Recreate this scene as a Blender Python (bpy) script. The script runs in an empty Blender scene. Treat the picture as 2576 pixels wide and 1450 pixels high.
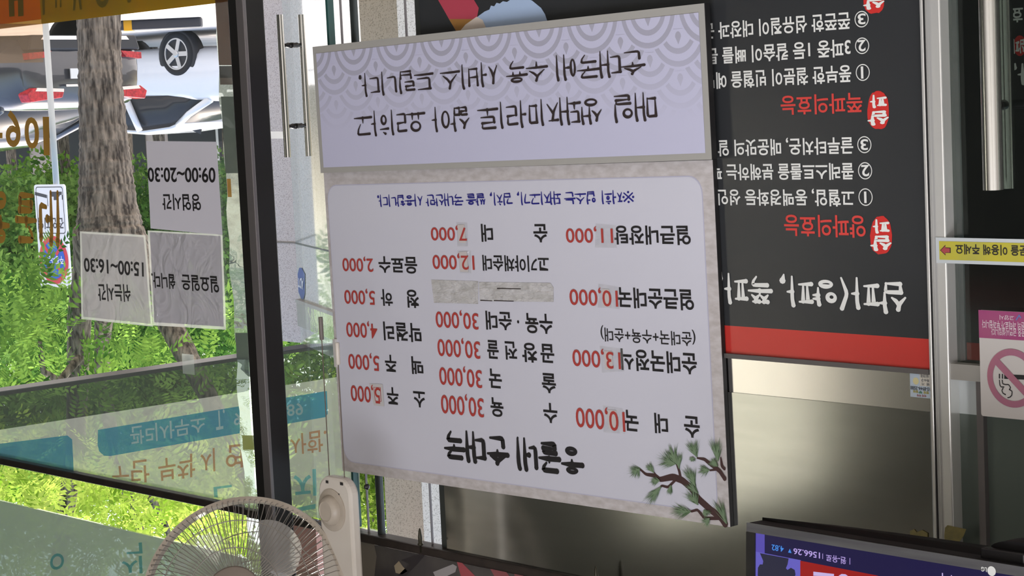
import bpy, bmesh, math, random
from mathutils import Vector, Matrix
S = bpy.context.scene
COL = S.collection
# ------------------------------------------------------------------ camera
FPX, PITCH, ROLL, YAW = 5042.6, .09257382, .04676015, .73982059
CAMZ = 1.2
def cam_rot():
    cp, sp, cy, sy = math.cos(PITCH), math.sin(PITCH), math.cos(YAW), math.sin(YAW)
    fwd = Vector((cp*cy, cp*sy, sp)); right = Vector((sy, -cy, 0)); up = right.cross(fwd)
    c, s = math.cos(ROLL+math.pi), math.sin(ROLL+math.pi)
    r2 = right*c - up*s; u2 = right*s + up*c
    return r2, u2, -fwd
CR, CU, CB = cam_rot()
cam = bpy.data.cameras.new('camera'); cam.sensor_width = 36; cam.lens = FPX/2576*36; cam.clip_start = .05; cam.clip_end = 500
camo = bpy.data.objects.new('camera', cam); COL.objects.link(camo)
M = Matrix((CR, CU, CB)).transposed().to_4x4(); M.translation = (0, 0, CAMZ)
camo.matrix_world = M; S.camera = camo
# ------------------------------------------------------------------ world, sun, lamps, exposure
S.view_settings.view_transform = 'Standard'; S.view_settings.look = 'None'
S.view_settings.exposure = 0.0; S.view_settings.gamma = 1
w = bpy.data.worlds.new('sky'); S.world = w; w.use_nodes = True
nt = w.node_tree; nt.nodes.clear()
sky = nt.nodes.new('ShaderNodeTexSky'); sky.sky_type = 'NISHITA'; sky.sun_disc = False
sky.sun_elevation = math.radians(58); sky.sun_rotation = math.radians(40); sky.air_density = 1.2; sky.dust_density = 4.0
bg = nt.nodes.new('ShaderNodeBackground'); bg.inputs[1].default_value = .45
wo = nt.nodes.new('ShaderNodeOutputWorld')
nt.links.new(sky.outputs[0], bg.inputs[0]); nt.links.new(bg.outputs[0], wo.inputs[0])
sl = bpy.data.lights.new('sun', 'SUN'); sl.energy = 7.0; sl.angle = .01; sl.color = (1, .95, .86)
so = bpy.data.objects.new('sun', sl); COL.objects.link(so)
so.rotation_euler = Vector((.42, .42, .80)).to_track_quat('Z', 'Y').to_euler()
def area(name, loc, sx, sy, e, col=(1, 1, 1)):
    l = bpy.data.lights.new(name, 'AREA'); l.shape = 'RECTANGLE'; l.size = sx; l.size_y = sy; l.energy = e; l.color = col
    o = bpy.data.objects.new(name, l); COL.objects.link(o); o.location = loc
area('ceiling_fill', (-.25, -1.1, 3.05), 4.3, 4.2, 400, (.96, .95, 1))  # unseen fill light under the ceiling, made wide to soften shadows
# ------------------------------------------------------------------ rays and frames
def ray(px, py):
    return CR*((px-1288)/FPX) + CU*(-(py-725)/FPX) - CB
O = Vector((0, 0, CAMZ))
def at(px, py, depth):              # the point seen at a pixel, at a depth along the view axis
    return O + ray(px, py)*depth
def onX(px, py, X):
    d = ray(px, py); return O + d*(X/d.x)
def onY(px, py, Y):
    d = ray(px, py); return O + d*(Y/d.y)
class Fr:                           # a plane in the room with its own axes
    def __init__(s, o, ex=(1, 0, 0), ey=(0, 0, 1)):
        s.o = Vector(o); s.ex = Vector(ex).normalized(); s.ey = Vector(ey).normalized(); s.n = s.ex.cross(s.ey)
    def p2(s, p):
        d = ray(*p); t = (s.o-O).dot(s.n)/d.dot(s.n); q = O+d*t-s.o
        return (q.dot(s.ex), q.dot(s.ey))
    def p3(s, a, b, l=0):
        return s.o + s.ex*a + s.ey*b + s.n*l
def wall(Y): return Fr((0, Y, 0))
# ------------------------------------------------------------------ mesh builder
class MB:
    def __init__(s): s.v = []; s.f = []
    def add(s, vs, fs):
        b = len(s.v); s.v += [tuple(v) for v in vs]; s.f += [tuple(i+b for i in f) for f in fs]; return s
    def box(s, lo, hi):
        x0, y0, z0 = lo; x1, y1, z1 = hi
        return s.add([(x0,y0,z0),(x1,y0,z0),(x1,y1,z0),(x0,y1,z0),(x0,y0,z1),(x1,y0,z1),(x1,y1,z1),(x0,y1,z1)],
                     [(0,3,2,1),(4,5,6,7),(0,1,5,4),(1,2,6,5),(2,3,7,6),(3,0,4,7)])
    def obox(s, c, ax, ay, az):      # centre and half-axes
        c = Vector(c); vs = [c+ax*i+ay*j+az*k for k in (-1, 1) for i, j in ((-1,-1),(1,-1),(1,1),(-1,1))]
        return s.add(vs, [(0,3,2,1),(4,5,6,7),(0,1,5,4),(1,2,6,5),(2,3,7,6),(3,0,4,7)])
    def prism(s, fr, pts, l0, l1):   # polygon in frame coordinates, between two lifts
        n = len(pts); vs = [fr.p3(a, b, l0) for a, b in pts]+[fr.p3(a, b, l1) for a, b in pts]
        return s.add(vs, [tuple(range(n))[::-1], tuple(range(n, 2*n))]+[(i, (i+1) % n, n+(i+1) % n, n+i) for i in range(n)])
    def flat(s, fr, pts, l):
        return s.add([fr.p3(a, b, l) for a, b in pts], [tuple(range(len(pts)))])
    def tube(s, pts, rad, n=8, cap=True):
        pts = [Vector(p) for p in pts]
        if not isinstance(rad, (list, tuple)): rad = [rad]*len(pts)
        b = len(s.v); u = None
        for i, p in enumerate(pts):
            t = (pts[min(i+1, len(pts)-1)]-pts[max(i-1, 0)]).normalized()
            if u is None: u = t.orthogonal().normalized()
            u = (u-t*u.dot(t)).normalized(); w_ = t.cross(u)
            for k in range(n):
                a = 2*math.pi*k/n; s.v.append(tuple(p+(u*math.cos(a)+w_*math.sin(a))*rad[i]))
        for i in range(len(pts)-1):
            for k in range(n):
                k2 = (k+1) % n; s.f.append((b+i*n+k, b+i*n+k2, b+(i+1)*n+k2, b+(i+1)*n+k))
        if cap:
            s.f.append(tuple(b+k for k in range(n))[::-1]); e = b+(len(pts)-1)*n; s.f.append(tuple(e+k for k in range(n)))
        return s
    def lathe(s, c, ax, prof, n=32, cap=True):  # profile of (radius, height along ax)
        ax = Vector(ax).normalized(); u = ax.orthogonal().normalized(); w_ = ax.cross(u); c = Vector(c); b = len(s.v)
        for r, h in prof:
            for k in range(n):
                a = 2*math.pi*k/n; s.v.append(tuple(c+ax*h+(u*math.cos(a)+w_*math.sin(a))*r))
        for i in range(len(prof)-1):
            for k in range(n):
                k2 = (k+1) % n; s.f.append((b+i*n+k, b+i*n+k2, b+(i+1)*n+k2, b+(i+1)*n+k))
        if cap: s.f.append(tuple(b+k for k in range(n))[::-1]); e = b+(len(prof)-1)*n; s.f.append(tuple(e+k for k in range(n)))
        return s
def rect(fr, p, q): a, b = fr.p2(p), fr.p2(q); return [(a[0], a[1]), (b[0], a[1]), (b[0], b[1]), (a[0], b[1])]
def rrect(x0, y0, x1, y1, r, n=6):
    out = []
    for cx, cy, a0 in ((x1-r, y1-r, 0), (x0+r, y1-r, 90), (x0+r, y0+r, 180), (x1-r, y0+r, 270)):
        for k in range(n+1):
            a = math.radians(a0+90*k/n); out.append((cx+r*math.cos(a), cy+r*math.sin(a)))
    return out
def wloc(o):
    v = Vector((0, 0, 0))
    while o: v += o.location; o = o.parent
    return v
def obj(name, mb, m, parent=None, smooth=False, bevel=0, sub=0, solid=0):
    me = bpy.data.meshes.new(name)
    if parent is None:
        c = Vector((0, 0, 0)); n = len(mb.v)
        lo = [min(v[i] for v in mb.v) for i in range(3)]; hi = [max(v[i] for v in mb.v) for i in range(3)]
        c = Vector(((lo[0]+hi[0])/2, (lo[1]+hi[1])/2, lo[2])); off = c
    else: off = wloc(parent); c = Vector((0, 0, 0))
    me.from_pydata([(v[0]-off[0], v[1]-off[1], v[2]-off[2]) for v in mb.v], [], mb.f)
    me.materials.append(m); me.update()
    if smooth: me.polygons.foreach_set('use_smooth', [True]*len(me.polygons))
    o = bpy.data.objects.new(name, me); COL.objects.link(o); o.parent = parent; o.location = c
    if bevel:
        b = o.modifiers.new('b', 'BEVEL'); b.width = bevel; b.segments = 2; b.limit_method = 'ANGLE'; b.angle_limit = .6
    if sub:
        b = o.modifiers.new('s', 'SUBSURF'); b.levels = sub; b.render_levels = sub
    return o
def tag(o, label, cat, group=None):
    o['label'] = label; o['category'] = cat
    if group: o['group'] = group
    return o
def thing(name, loc, label, cat, group=None):
    o = bpy.data.objects.new(name, None); COL.objects.link(o); o.location = loc; o.empty_display_size = .05
    return tag(o, label, cat, group)
def struct(name, mb, m, **k):
    o = obj(name, mb, m, **k); o['kind'] = 'structure'; return o
def lab(o, s): o['label'] = s; return o
# ------------------------------------------------------------------ materials
def lin(r, g, b):
    f = lambda c: (c/255/12.92 if c <= 10 else ((c/255+.055)/1.055)**2.4)
    return (f(r), f(g), f(b), 1)
def base(name):
    m = bpy.data.materials.new(name); m.use_nodes = True; t = m.node_tree; t.nodes.clear()
    return m, t, t.nodes.new('ShaderNodeOutputMaterial')
def mat(name, c, rough=.5, metal=0, c2=None, scale=20, detail=3, stretch=None, bump=0, bscale=None, lo=.35, hi=.65, emit=0, coat=0, spec=.5, tex='NOISE'):
    m, t, out = base(name); L = t.links.new
    p = t.nodes.new('ShaderNodeBsdfPrincipled'); L(p.outputs[0], out.inputs[0])
    p.inputs['Base Color'].default_value = c; p.inputs['Roughness'].default_value = rough; p.inputs['Metallic'].default_value = metal
    p.inputs['Coat Weight'].default_value = coat; p.inputs['Specular IOR Level'].default_value = spec
    if emit: p.inputs['Emission Color'].default_value = c; p.inputs['Emission Strength'].default_value = emit
    if c2 or bump:
        tc = t.nodes.new('ShaderNodeTexCoord'); mp = t.nodes.new('ShaderNodeMapping'); L(tc.outputs['Object'], mp.inputs[0])
        if stretch: mp.inputs['Scale'].default_value = stretch
        if tex == 'VORONOI':
            n = t.nodes.new('ShaderNodeTexVoronoi'); n.inputs['Scale'].default_value = scale
            sc = t.nodes.new('ShaderNodeSeparateColor'); L(n.outputs['Color'], sc.inputs[0]); fac = sc.outputs[0]
        else:
            n = t.nodes.new('ShaderNodeTexNoise'); n.inputs['Scale'].default_value = scale; n.inputs['Detail'].default_value = detail; fac = n.outputs['Fac']
        L(mp.outputs[0], n.inputs['Vector'])
        if c2:
            r = t.nodes.new('ShaderNodeValToRGB'); r.color_ramp.elements[0].position = lo; r.color_ramp.elements[1].position = hi
            r.color_ramp.elements[0].color = c; r.color_ramp.elements[1].color = c2; L(fac, r.inputs[0]); L(r.outputs[0], p.inputs['Base Color'])
        if bump:
            n2 = n
            if bscale:
                n2 = t.nodes.new('ShaderNodeTexNoise'); n2.inputs['Scale'].default_value = bscale; n2.inputs['Detail'].default_value = 4; L(mp.outputs[0], n2.inputs['Vector'])
            bp = t.nodes.new('ShaderNodeBump'); bp.inputs['Strength'].default_value = bump; bp.inputs['Distance'].default_value = .02
            L(n2.outputs['Fac'] if n2.bl_idname == 'ShaderNodeTexNoise' else fac, bp.inputs['Height']); L(bp.outputs[0], p.inputs['Normal'])
    return m
def fres(t, ior):                   # the same mirror share from either side of a sheet
    f = t.nodes.new('ShaderNodeFresnel'); g = t.nodes.new('ShaderNodeNewGeometry'); m = t.nodes.new('ShaderNodeMath'); m.operation = 'MULTIPLY_ADD'
    m.inputs[1].default_value = 1/ior-ior; m.inputs[2].default_value = ior
    t.links.new(g.outputs['Backfacing'], m.inputs[0]); t.links.new(m.outputs[0], f.inputs[0]); return f
def glass(name, tint=(1, 1, 1, 1), haze=0, hazec=(.8, .8, .8, 1), refl=1.0):
    m, t, out = base(name); L = t.links.new
    tr = t.nodes.new('ShaderNodeBsdfTransparent'); tr.inputs[0].default_value = tint
    gl = t.nodes.new('ShaderNodeBsdfGlossy'); gl.inputs['Roughness'].default_value = 0.0; gl.inputs[0].default_value = (refl, refl, refl, 1)
    fr = fres(t, 1.5)
    mx = t.nodes.new('ShaderNodeMixShader'); L(fr.outputs[0], mx.inputs[0]); L(tr.outputs[0], mx.inputs[1]); L(gl.outputs[0], mx.inputs[2])
    last = mx
    if haze:
        d = t.nodes.new('ShaderNodeBsdfDiffuse'); d.inputs[0].default_value = hazec
        tl = t.nodes.new('ShaderNodeBsdfTranslucent'); tl.inputs[0].default_value = hazec
        a = t.nodes.new('ShaderNodeMixShader'); a.inputs[0].default_value = .6; L(d.outputs[0], a.inputs[1]); L(tl.outputs[0], a.inputs[2])
        b = t.nodes.new('ShaderNodeMixShader'); b.inputs[0].default_value = haze; L(mx.outputs[0], b.inputs[1]); L(a.outputs[0], b.inputs[2]); last = b
    L(last.outputs[0], out.inputs[0]); return m
def film(name, c, alpha, trans=.6, tint=(1, 1, 1, 1), c2=None, gloss=0):   # printed sheet that lets light through
    m, t, out = base(name); L = t.links.new
    d = t.nodes.new('ShaderNodeBsdfDiffuse'); d.inputs[0].default_value = c
    tl = t.nodes.new('ShaderNodeBsdfTranslucent'); tl.inputs[0].default_value = c
    if c2:
        tc = t.nodes.new('ShaderNodeTexCoord'); n = t.nodes.new('ShaderNodeTexNoise'); n.inputs['Scale'].default_value = 9; n.inputs['Detail'].default_value = 5
        L(tc.outputs['Object'], n.inputs['Vector']); r = t.nodes.new('ShaderNodeValToRGB'); r.color_ramp.elements[0].position = .35; r.color_ramp.elements[1].position = .65
        r.color_ramp.elements[0].color = c; r.color_ramp.elements[1].color = c2; L(n.outputs['Fac'], r.inputs[0]); L(r.outputs[0], d.inputs[0]); L(r.outputs[0], tl.inputs[0])
    a = t.nodes.new('ShaderNodeMixShader'); a.inputs[0].default_value = trans; L(d.outputs[0], a.inputs[1]); L(tl.outputs[0], a.inputs[2])
    last = a
    if alpha < 1:
        tr = t.nodes.new('ShaderNodeBsdfTransparent'); tr.inputs[0].default_value = tint
        b = t.nodes.new('ShaderNodeMixShader'); b.inputs[0].default_value = alpha; L(tr.outputs[0], b.inputs[1]); L(a.outputs[0], b.inputs[2]); last = b
    if gloss:
        g = t.nodes.new('ShaderNodeBsdfGlossy'); g.inputs['Roughness'].default_value = .15
        t3 = t.nodes.new('ShaderNodeTexCoord'); n3 = t.nodes.new('ShaderNodeTexNoise'); n3.inputs['Scale'].default_value = 11; n3.inputs['Distortion'].default_value = 2.0
        b3 = t.nodes.new('ShaderNodeBump'); b3.inputs['Strength'].default_value = .9; b3.inputs['Distance'].default_value = .03
        L(t3.outputs['Object'], n3.inputs['Vector']); L(n3.outputs['Fac'], b3.inputs['Height']); L(b3.outputs[0], g.inputs['Normal']); L(b3.outputs[0], d.inputs['Normal'])
        f_ = fres(t, gloss)
        x = t.nodes.new('ShaderNodeMixShader'); L(f_.outputs[0], x.inputs[0]); L(last.outputs[0], x.inputs[1]); L(g.outputs[0], x.inputs[2]); last = x
    L(last.outputs[0], out.inputs[0]); return m
def leafmat(name, c, c2, trans=.5):
    m, t, out = base(name); L = t.links.new
    tc = t.nodes.new('ShaderNodeTexCoord'); n = t.nodes.new('ShaderNodeTexNoise'); n.inputs['Scale'].default_value = 3.5; n.inputs['Detail'].default_value = 8
    L(tc.outputs['Object'], n.inputs['Vector']); r = t.nodes.new('ShaderNodeValToRGB'); r.color_ramp.elements[0].position = .38; r.color_ramp.elements[1].position = .62
    r.color_ramp.elements[0].color = c; r.color_ramp.elements[1].color = c2; L(n.outputs['Fac'], r.inputs[0])
    d = t.nodes.new('ShaderNodeBsdfDiffuse'); tl = t.nodes.new('ShaderNodeBsdfTranslucent'); L(r.outputs[0], d.inputs[0]); L(r.outputs[0], tl.inputs[0])
    a = t.nodes.new('ShaderNodeMixShader'); a.inputs[0].default_value = trans; L(d.outputs[0], a.inputs[1]); L(tl.outputs[0], a.inputs[2]); L(a.outputs[0], out.inputs[0]); return m
def emis(name, c, s=1):
    m, t, out = base(name); e = t.nodes.new('ShaderNodeEmission'); e.inputs[0].default_value = c; e.inputs[1].default_value = s
    g = t.nodes.new('ShaderNodeBsdfGlossy'); g.inputs['Roughness'].default_value = .2; g.inputs[0].default_value = (.04, .04, .04, 1)
    a = t.nodes.new('ShaderNodeAddShader'); t.links.new(e.outputs[0], a.inputs[0]); t.links.new(g.outputs[0], a.inputs[1]); t.links.new(a.outputs[0], out.inputs[0]); return m
# ------------------------------------------------------------------ lettering
_cache = {}
def glyphs(s, bold=0):
    k = (s, bold)
    if k in _cache: return _cache[k]
    c = bpy.data.curves.new('t', 'FONT'); c.body = s; c.resolution_u = 4; c.offset = bold
    o = bpy.data.objects.new('t', c)
    me = bpy.data.meshes.new_from_object(o)
    v = [(q.co.x, q.co.y) for q in me.vertices]; f = [tuple(p.vertices) for p in me.polygons]
    bpy.data.objects.remove(o); bpy.data.curves.remove(c); bpy.data.meshes.remove(me)
    V, F, l = [], [], []                # every face on its own, at a hair's breadth of its own
    for i, q in enumerate(f):
        F.append(tuple(range(len(V), len(V)+len(q)))); V += [v[j] for j in q]; l += [(i % 61)*2.5e-6]*len(q)
    _cache[k] = norm(V, F, l); return _cache[k]
def norm(v, f, l=None):
    x0 = min(a for a, b in v); x1 = max(a for a, b in v); y0 = min(b for a, b in v); y1 = max(b for a, b in v)
    return [((a-x0)/(x1-x0 or 1), (b-y0)/(y1-y0 or 1), l[i] if l else 0) for i, (a, b) in enumerate(v)], f
CHO = 'ㄱㄲㄴㄷㄸㄹㅁㅂㅃㅅㅆㅇㅈㅉㅊㅋㅌㅍㅎ'
JUNG = 'ㅏㅐㅑㅒㅓㅔㅕㅖㅗㅘㅙㅚㅛㅜㅝㅞㅟㅠㅡㅢㅣ'
JONG = ' ㄱㄲㄳㄴㄵㄶㄷㄹㄺㄻㄼㄽㄾㄿㅀㅁㅂㅄㅅㅆㅇㅈㅊㅋㅌㅍㅎ'
CS = {'ㄱ': [[(0,.92),(.95,.96),(.9,.5),(.7,0)]], 'ㄴ': [[(.05,1),(.08,.1),(1,.16)]], 'ㄷ': [[(0,.92),(.95,.95)],[(.06,.9),(.06,.08),(1,.12)]],
 'ㄹ': [[(0,.97),(.92,1),(.88,.56)],[(.9,.55),(.06,.5)],[(.06,.5),(.06,.03),(1,.06)]], 'ㅁ': [[(.06,.95),(.1,.02)],[(.06,.95),(.92,.97),(.88,.04)],[(.1,.08),(.9,.08)]],
 'ㅂ': [[(.05,1),(.1,.02)],[(.92,1),(.9,.02)],[(.08,.52),(.9,.54)],[(.1,.06),(.9,.06)]], 'ㅅ': [[(.55,1),(.45,.55),(0,0)],[(.48,.62),(.7,.3),(1,.05)]],
 'ㅈ': [[(.05,.92),(.9,.95)],[(.55,.92),(.4,.45),(0,0)],[(.46,.55),(1,.05)]], 'ㅊ': [[(.4,1.1),(.6,1)],[(.05,.8),(.95,.83)],[(.55,.8),(.4,.4),(0,0)],[(.46,.48),(1,.03)]],
 'ㅋ': [[(0,.92),(.95,.96),(.9,.5),(.7,0)],[(.05,.52),(.85,.56)]], 'ㅌ': [[(0,.95),(.95,.98)],[(.05,.92),(.06,.05),(1,.1)],[(.08,.52),(.9,.55)]],
 'ㅍ': [[(0,.92),(1,.95)],[(.3,.9),(.34,.12)],[(.7,.92),(.66,.12)],[(0,.08),(1,.12)]], 'ㅎ': [[(.38,1.08),(.62,1)],[(.05,.8),(.95,.83)],'o'], 'ㅇ': ['O']}
for d_, a_ in (('ㄲ','ㄱ'),('ㄸ','ㄷ'),('ㅃ','ㅂ'),('ㅆ','ㅅ'),('ㅉ','ㅈ')):
    CS[d_] = [[(x*.46+k, y) for x, y in st] for k in (0, .52) for st in CS[a_]]
for d_, a_, b_ in (('ㄻ','ㄹ','ㅁ'),('ㅄ','ㅂ','ㅅ')):
    CS[d_] = [[(x*.46+k, y) for x, y in st] for k, q in ((0, a_), (.52, b_)) for st in CS[q]]
VR = {'ㅏ': ([0], 1, [.5]), 'ㅐ': ([-.22, .12], 3, [.5]), 'ㅑ': ([0], 1, [.36, .64]), 'ㅓ': ([0], 2, [.5]), 'ㅔ': ([-.2, .14], 2, [.5]), 'ㅕ': ([0], 2, [.36, .64]),
      'ㅖ': ([-.2, .14], 2, [.36, .64]), 'ㅣ': ([0], 0, [])}
VB = {'ㅗ': (1, [.5]), 'ㅛ': (1, [.33, .67]), 'ㅜ': (-1, [.5]), 'ㅠ': (-1, [.33, .67]), 'ㅡ': (0, [])}
VC = {'ㅘ': ('ㅗ','ㅏ'), 'ㅙ': ('ㅗ','ㅐ'), 'ㅚ': ('ㅗ','ㅣ'), 'ㅝ': ('ㅜ','ㅓ'), 'ㅟ': ('ㅜ','ㅣ'), 'ㅢ': ('ㅡ','ㅣ'), 'ㅞ': ('ㅜ','ㅔ')}
def syll(ch):
    """strokes of one syllable in a unit cell"""
    k = ord(ch)-0xAC00; c, v, j = CHO[k//588], JUNG[k % 588//28], JONG[k % 28]; out = []
    def place(z, x0, y0, x1, y1):
        for st in CS[z]:
            if st == 'O': out.append(('ring', (x0+x1)/2, (y0+y1)/2, min((x1-x0)*.46, .3), (y1-y0)*.5))
            elif st == 'o': out.append(('ring', (x0+x1)/2, y0+(y1-y0)*.3, (x1-x0)*.36, (y1-y0)*.3))
            else: out.append([(x0+x*(x1-x0), y0+y*(y1-y0)) for x, y in st])
    b = .44 if j != ' ' else 0
    hv, vv = VC[v] if v in VC else ((v, None) if v in VB else (None, v))
    if j != ' ': place(j, .16, -.02, .84, .33)
    xr = .60 if vv else 1
    if vv:
        xs, side, tk = VR[vv]; xc = .82 if len(xs) == 1 else .80
        for i, dx in enumerate(xs): out.append([(xc+dx-.03, 1.04), (xc+dx+.01, .8), (xc+dx, b-.10)])
        for t_ in tk:
            y = b+(1-b)*t_
            if side == 1: out.append([(xc, y), (xc+.2, y+.01)])
            elif side == 2: out.append([(xc+xs[0]-.2, y), (xc+xs[0], y+.01)])
            elif side == 3: out.append([(xc+xs[0], y), (xc+xs[1], y+.01)])
        if len(xs) == 2: xr = .52
        if side == 2: xr -= .1
    if hv:
        up, tk = VB[hv]; y = b+(1-b)*(.16 if up == 1 else .36 if up == -1 else .2)
        out.append([(0, y), (xr*.5, y+.02), (xr, y+.02)])
        for t_ in tk: out.append([(xr*t_, y), (xr*t_, y+up*(1-b)*.26)])
        place(c, .14*xr, y+(1-b)*(.32 if up == 1 else .14), .86*xr, 1)
    else: place(c, .04, b+.1*(1-b), xr-.06, .93)
    return out
def ribbon(V, F, pts, w, taper=.55, head=1.15):
    n = len(pts)
    if n > 2:                         # soften the corners
        q = [pts[0]]
        for i in range(1, n-1):
            a, b, c = pts[i-1], pts[i], pts[i+1]
            q += [(b[0]+(a[0]-b[0])*.18, b[1]+(a[1]-b[1])*.18), (b[0]*.9+(a[0]+c[0])*.05, b[1]*.9+(a[1]+c[1])*.05), (b[0]+(c[0]-b[0])*.18, b[1]+(c[1]-b[1])*.18)]
        pts = q+[pts[-1]]
    L = [0]
    for a, b in zip(pts, pts[1:]): L.append(L[-1]+math.hypot(b[0]-a[0], b[1]-a[1]))
    b0 = len(V)
    for i, p in enumerate(pts):
        a, c = pts[max(i-1, 0)], pts[min(i+1, len(pts)-1)]; dx, dy = c[0]-a[0], c[1]-a[1]; d = math.hypot(dx, dy) or 1
        t = L[i]/L[-1]; ww = w*(head+(1-head)*min(t/.2, 1))*(1 if t < .6 else 1-(1-taper)*(t-.6)/.4)/2
        V += [(p[0]-dy/d*ww, p[1]+dx/d*ww), (p[0]+dy/d*ww, p[1]-dx/d*ww)]
    for i in range(len(pts)-1): F.append((b0+2*i, b0+2*i+1, b0+2*i+3, b0+2*i+2))
    for p, q, ww in ((pts[0], pts[1], w*head*.55), (pts[-1], pts[-2], w*taper*.55)):   # rounded ends
        b1 = len(V); V += [(p[0]+ww*math.cos(k*math.pi/4), p[1]+ww*math.sin(k*math.pi/4)) for k in range(8)]; F.append(tuple(range(b1, b1+8)))
def brush(s, w=.1, taper=.55, gap=1.06, space=.45, jit=0, head=1.15):
    k = ('b', s, w, taper, gap, space, jit)
    if k in _cache: return _cache[k]
    V, F, x = [], [], 0; rn = random.Random(len(s))
    for ch in s:
        if ch == ' ': x += space; continue
        if ch in '.,':
            ribbon(V, F, [(x+.1, .1), (x+.1, .02)] if ch == '.' else [(x+.16, .1), (x+.1, -.14)], w*1.4, .9 if ch == '.' else .3); x += .38; continue
        if ch == '(':
            ribbon(V, F, [(x+.38, 1.08), (x+.16, .5), (x+.38, -.1)], w, .5); x += .5; continue
        if ch == '※':
            for a, b in (((.12, .85), (.88, .15)), ((.88, .85), (.12, .15))): ribbon(V, F, [(x+a[0], a[1]), (x+b[0], b[1])], w*.9, .9)
            for px, py in ((.5, .93), (.5, .07), (.07, .5), (.93, .5)): ribbon(V, F, [(x+px, py), (x+px+.01, py)], w*1.2, .9)
            x += gap+.04; continue
        sc = 1+rn.uniform(-jit, jit); dy = rn.uniform(-jit, jit)*.6
        for st in syll(ch):
            if st[0] == 'ring':
                _, cx, cy, rx, ry = st; b0 = len(V); N = 20
                for i in range(N):
                    a = 2*math.pi*i/N+1.9; ww = w*(1.0+.2*math.cos(a-1))/2
                    ex, ey = math.cos(a), math.sin(a); V += [(x+cx+ex*(rx+ww-w/2), cy*sc+dy+ey*(ry+ww-w/2)), (x+cx+ex*max(rx-ww-w/2, .01), cy*sc+dy+ey*max(ry-ww-w/2, .01))]
                for i in range(N): i2 = (i+1) % N; F.append((b0+2*i, b0+2*i2, b0+2*i2+1, b0+2*i+1))
            else: ribbon(V, F, [(x+a, b*sc+dy) for a, b in st], w, taper, head)
        x += gap
    _cache[k] = norm(V, F, lifts(V, F)); return _cache[k]
def lifts(V, F):                    # ribbons and caps are separate islands: number them
    l = [0]*len(V); isl = -1; used = set()
    for f in F:
        if not used.intersection(f): isl += 1
        used.update(f)
        for i in f: l[i] = (isl % 30)*2.5e-5
    return l
def lay(mb, g, fr, p, q, lift, mirror=False, quad=None):
    v, f = g
    if quad: c = [fr.p2(z) for z in quad]           # upright bl, br, tr, tl
    else: a, b = fr.p2(p), fr.p2(q); c = [(a[0], a[1]), (b[0], a[1]), (b[0], b[1]), (a[0], b[1])]
    P = []
    for s, t, dl in v:
        if mirror: s = 1-s
        P.append(fr.p3(*[c[0][i]*(1-s)*(1-t)+c[1][i]*s*(1-t)+c[2][i]*s*t+c[3][i]*(1-s)*t for i in (0, 1)], lift+dl))
    return mb.add(P, f)
def text(name, parent, m, fr, items, lift=.0008, bold=.01, mirror=False):
    for it in items:
        mb = MB(); g = it[0] if isinstance(it[0], tuple) else glyphs(it[0], bold)
        lay(mb, g, fr, it[1], it[2] if len(it) > 2 else None, lift, mirror, it[1] if len(it) == 2 else None)
        o = obj(name, mb, m, parent)
    return o
# ------------------------------------------------------------------ palette
blackal = mat('black_aluminium', lin(30, 29, 28), .35, .3, spec=.4)
greyal = mat('grey_aluminium', lin(112, 108, 108), .4, .6)
brownal = mat('brown_aluminium', lin(58, 50, 46), .4, .4, c2=lin(48, 42, 39), scale=30)
steel = mat('polished_steel', (.74, .74, .72, 1), .22, .6, bump=.02, bscale=6)
steelh = mat('handle_steel', (.6, .6, .57, 1), .14, 1, bump=.02, bscale=6)
brushed = mat('brushed_steel', (.44, .445, .42, 1), .13, 1, c2=(.47, .475, .45, 1), scale=5, stretch=(1, 1, 10))
mirrorst = mat('satin_steel', (.72, .70, .68, 1), .16, 1, c2=(.78, .75, .73, 1), scale=3)
pane = glass('clear_glass')
pane_d = glass('door_glass', (.62, .66, .64, 1))
white = mat('white_print', lin(196, 196, 206), .55)
ink = mat('black_ink', lin(26, 24, 26), .6)
ink2 = mat('brown_black_ink', lin(44, 34, 34), .6)
redp = mat('red_ink', lin(166, 58, 52), .6)
darkred = mat('dark_red_ink', lin(146, 24, 24), .6)
blue = mat('navy_ink', lin(28, 28, 120), .6)
G = wall(2.6)                                   # the plane of the shop front
XL, XR = -2.5, 5.3
def X(px, py, Y=2.6): return onY(px, py, Y).x
def Z(px, py, Y=2.6): return onY(px, py, Y).z
# ------------------------------------------------------------------ room shell
roomwall = mat('dim_panelling', lin(88, 90, 83), .8, c2=lin(80, 82, 76), scale=6)
plaster = mat('plaster', lin(206, 202, 196), .9, c2=lin(198, 195, 190), scale=6)
floorm = mat('floor_tile', lin(150, 142, 132), .4, c2=lin(138, 130, 120), scale=3)
ceilm = mat('ceiling_board', lin(120, 116, 108), .9)
struct('floor', MB().box((XL, -3.5, -.12), (XR, 2.75, 0)), floorm)
struct('ceiling', MB().box((XL-.1, -3.6, 3.1), (XR+.1, 2.75, 3.25)), ceilm)
struct('wall_back', MB().box((XL, -3.6, 0), (XR, -3.5, 3.1)), plaster)
struct('wall_left', MB().box((XL-.1, -3.5, 0), (XL, 2.7, 3.1)), plaster)
mb = MB()                                       # side wall with an unseen window, added for the steel panel's glow
y0, y1, z0, z1 = -1.5, -.30, 1.1, 2.95
mb.box((XR, -3.5, 0), (XR+.1, y0, 3.1)); mb.box((XR, y1, 0), (XR+.1, 2.7, 3.1)); mb.box((XR, y0, 0), (XR+.1, y1, z0)); mb.box((XR, y0, z1), (XR+.1, y1, 3.1))
struct('wall_right', mb, roomwall)
mb = MB()
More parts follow.
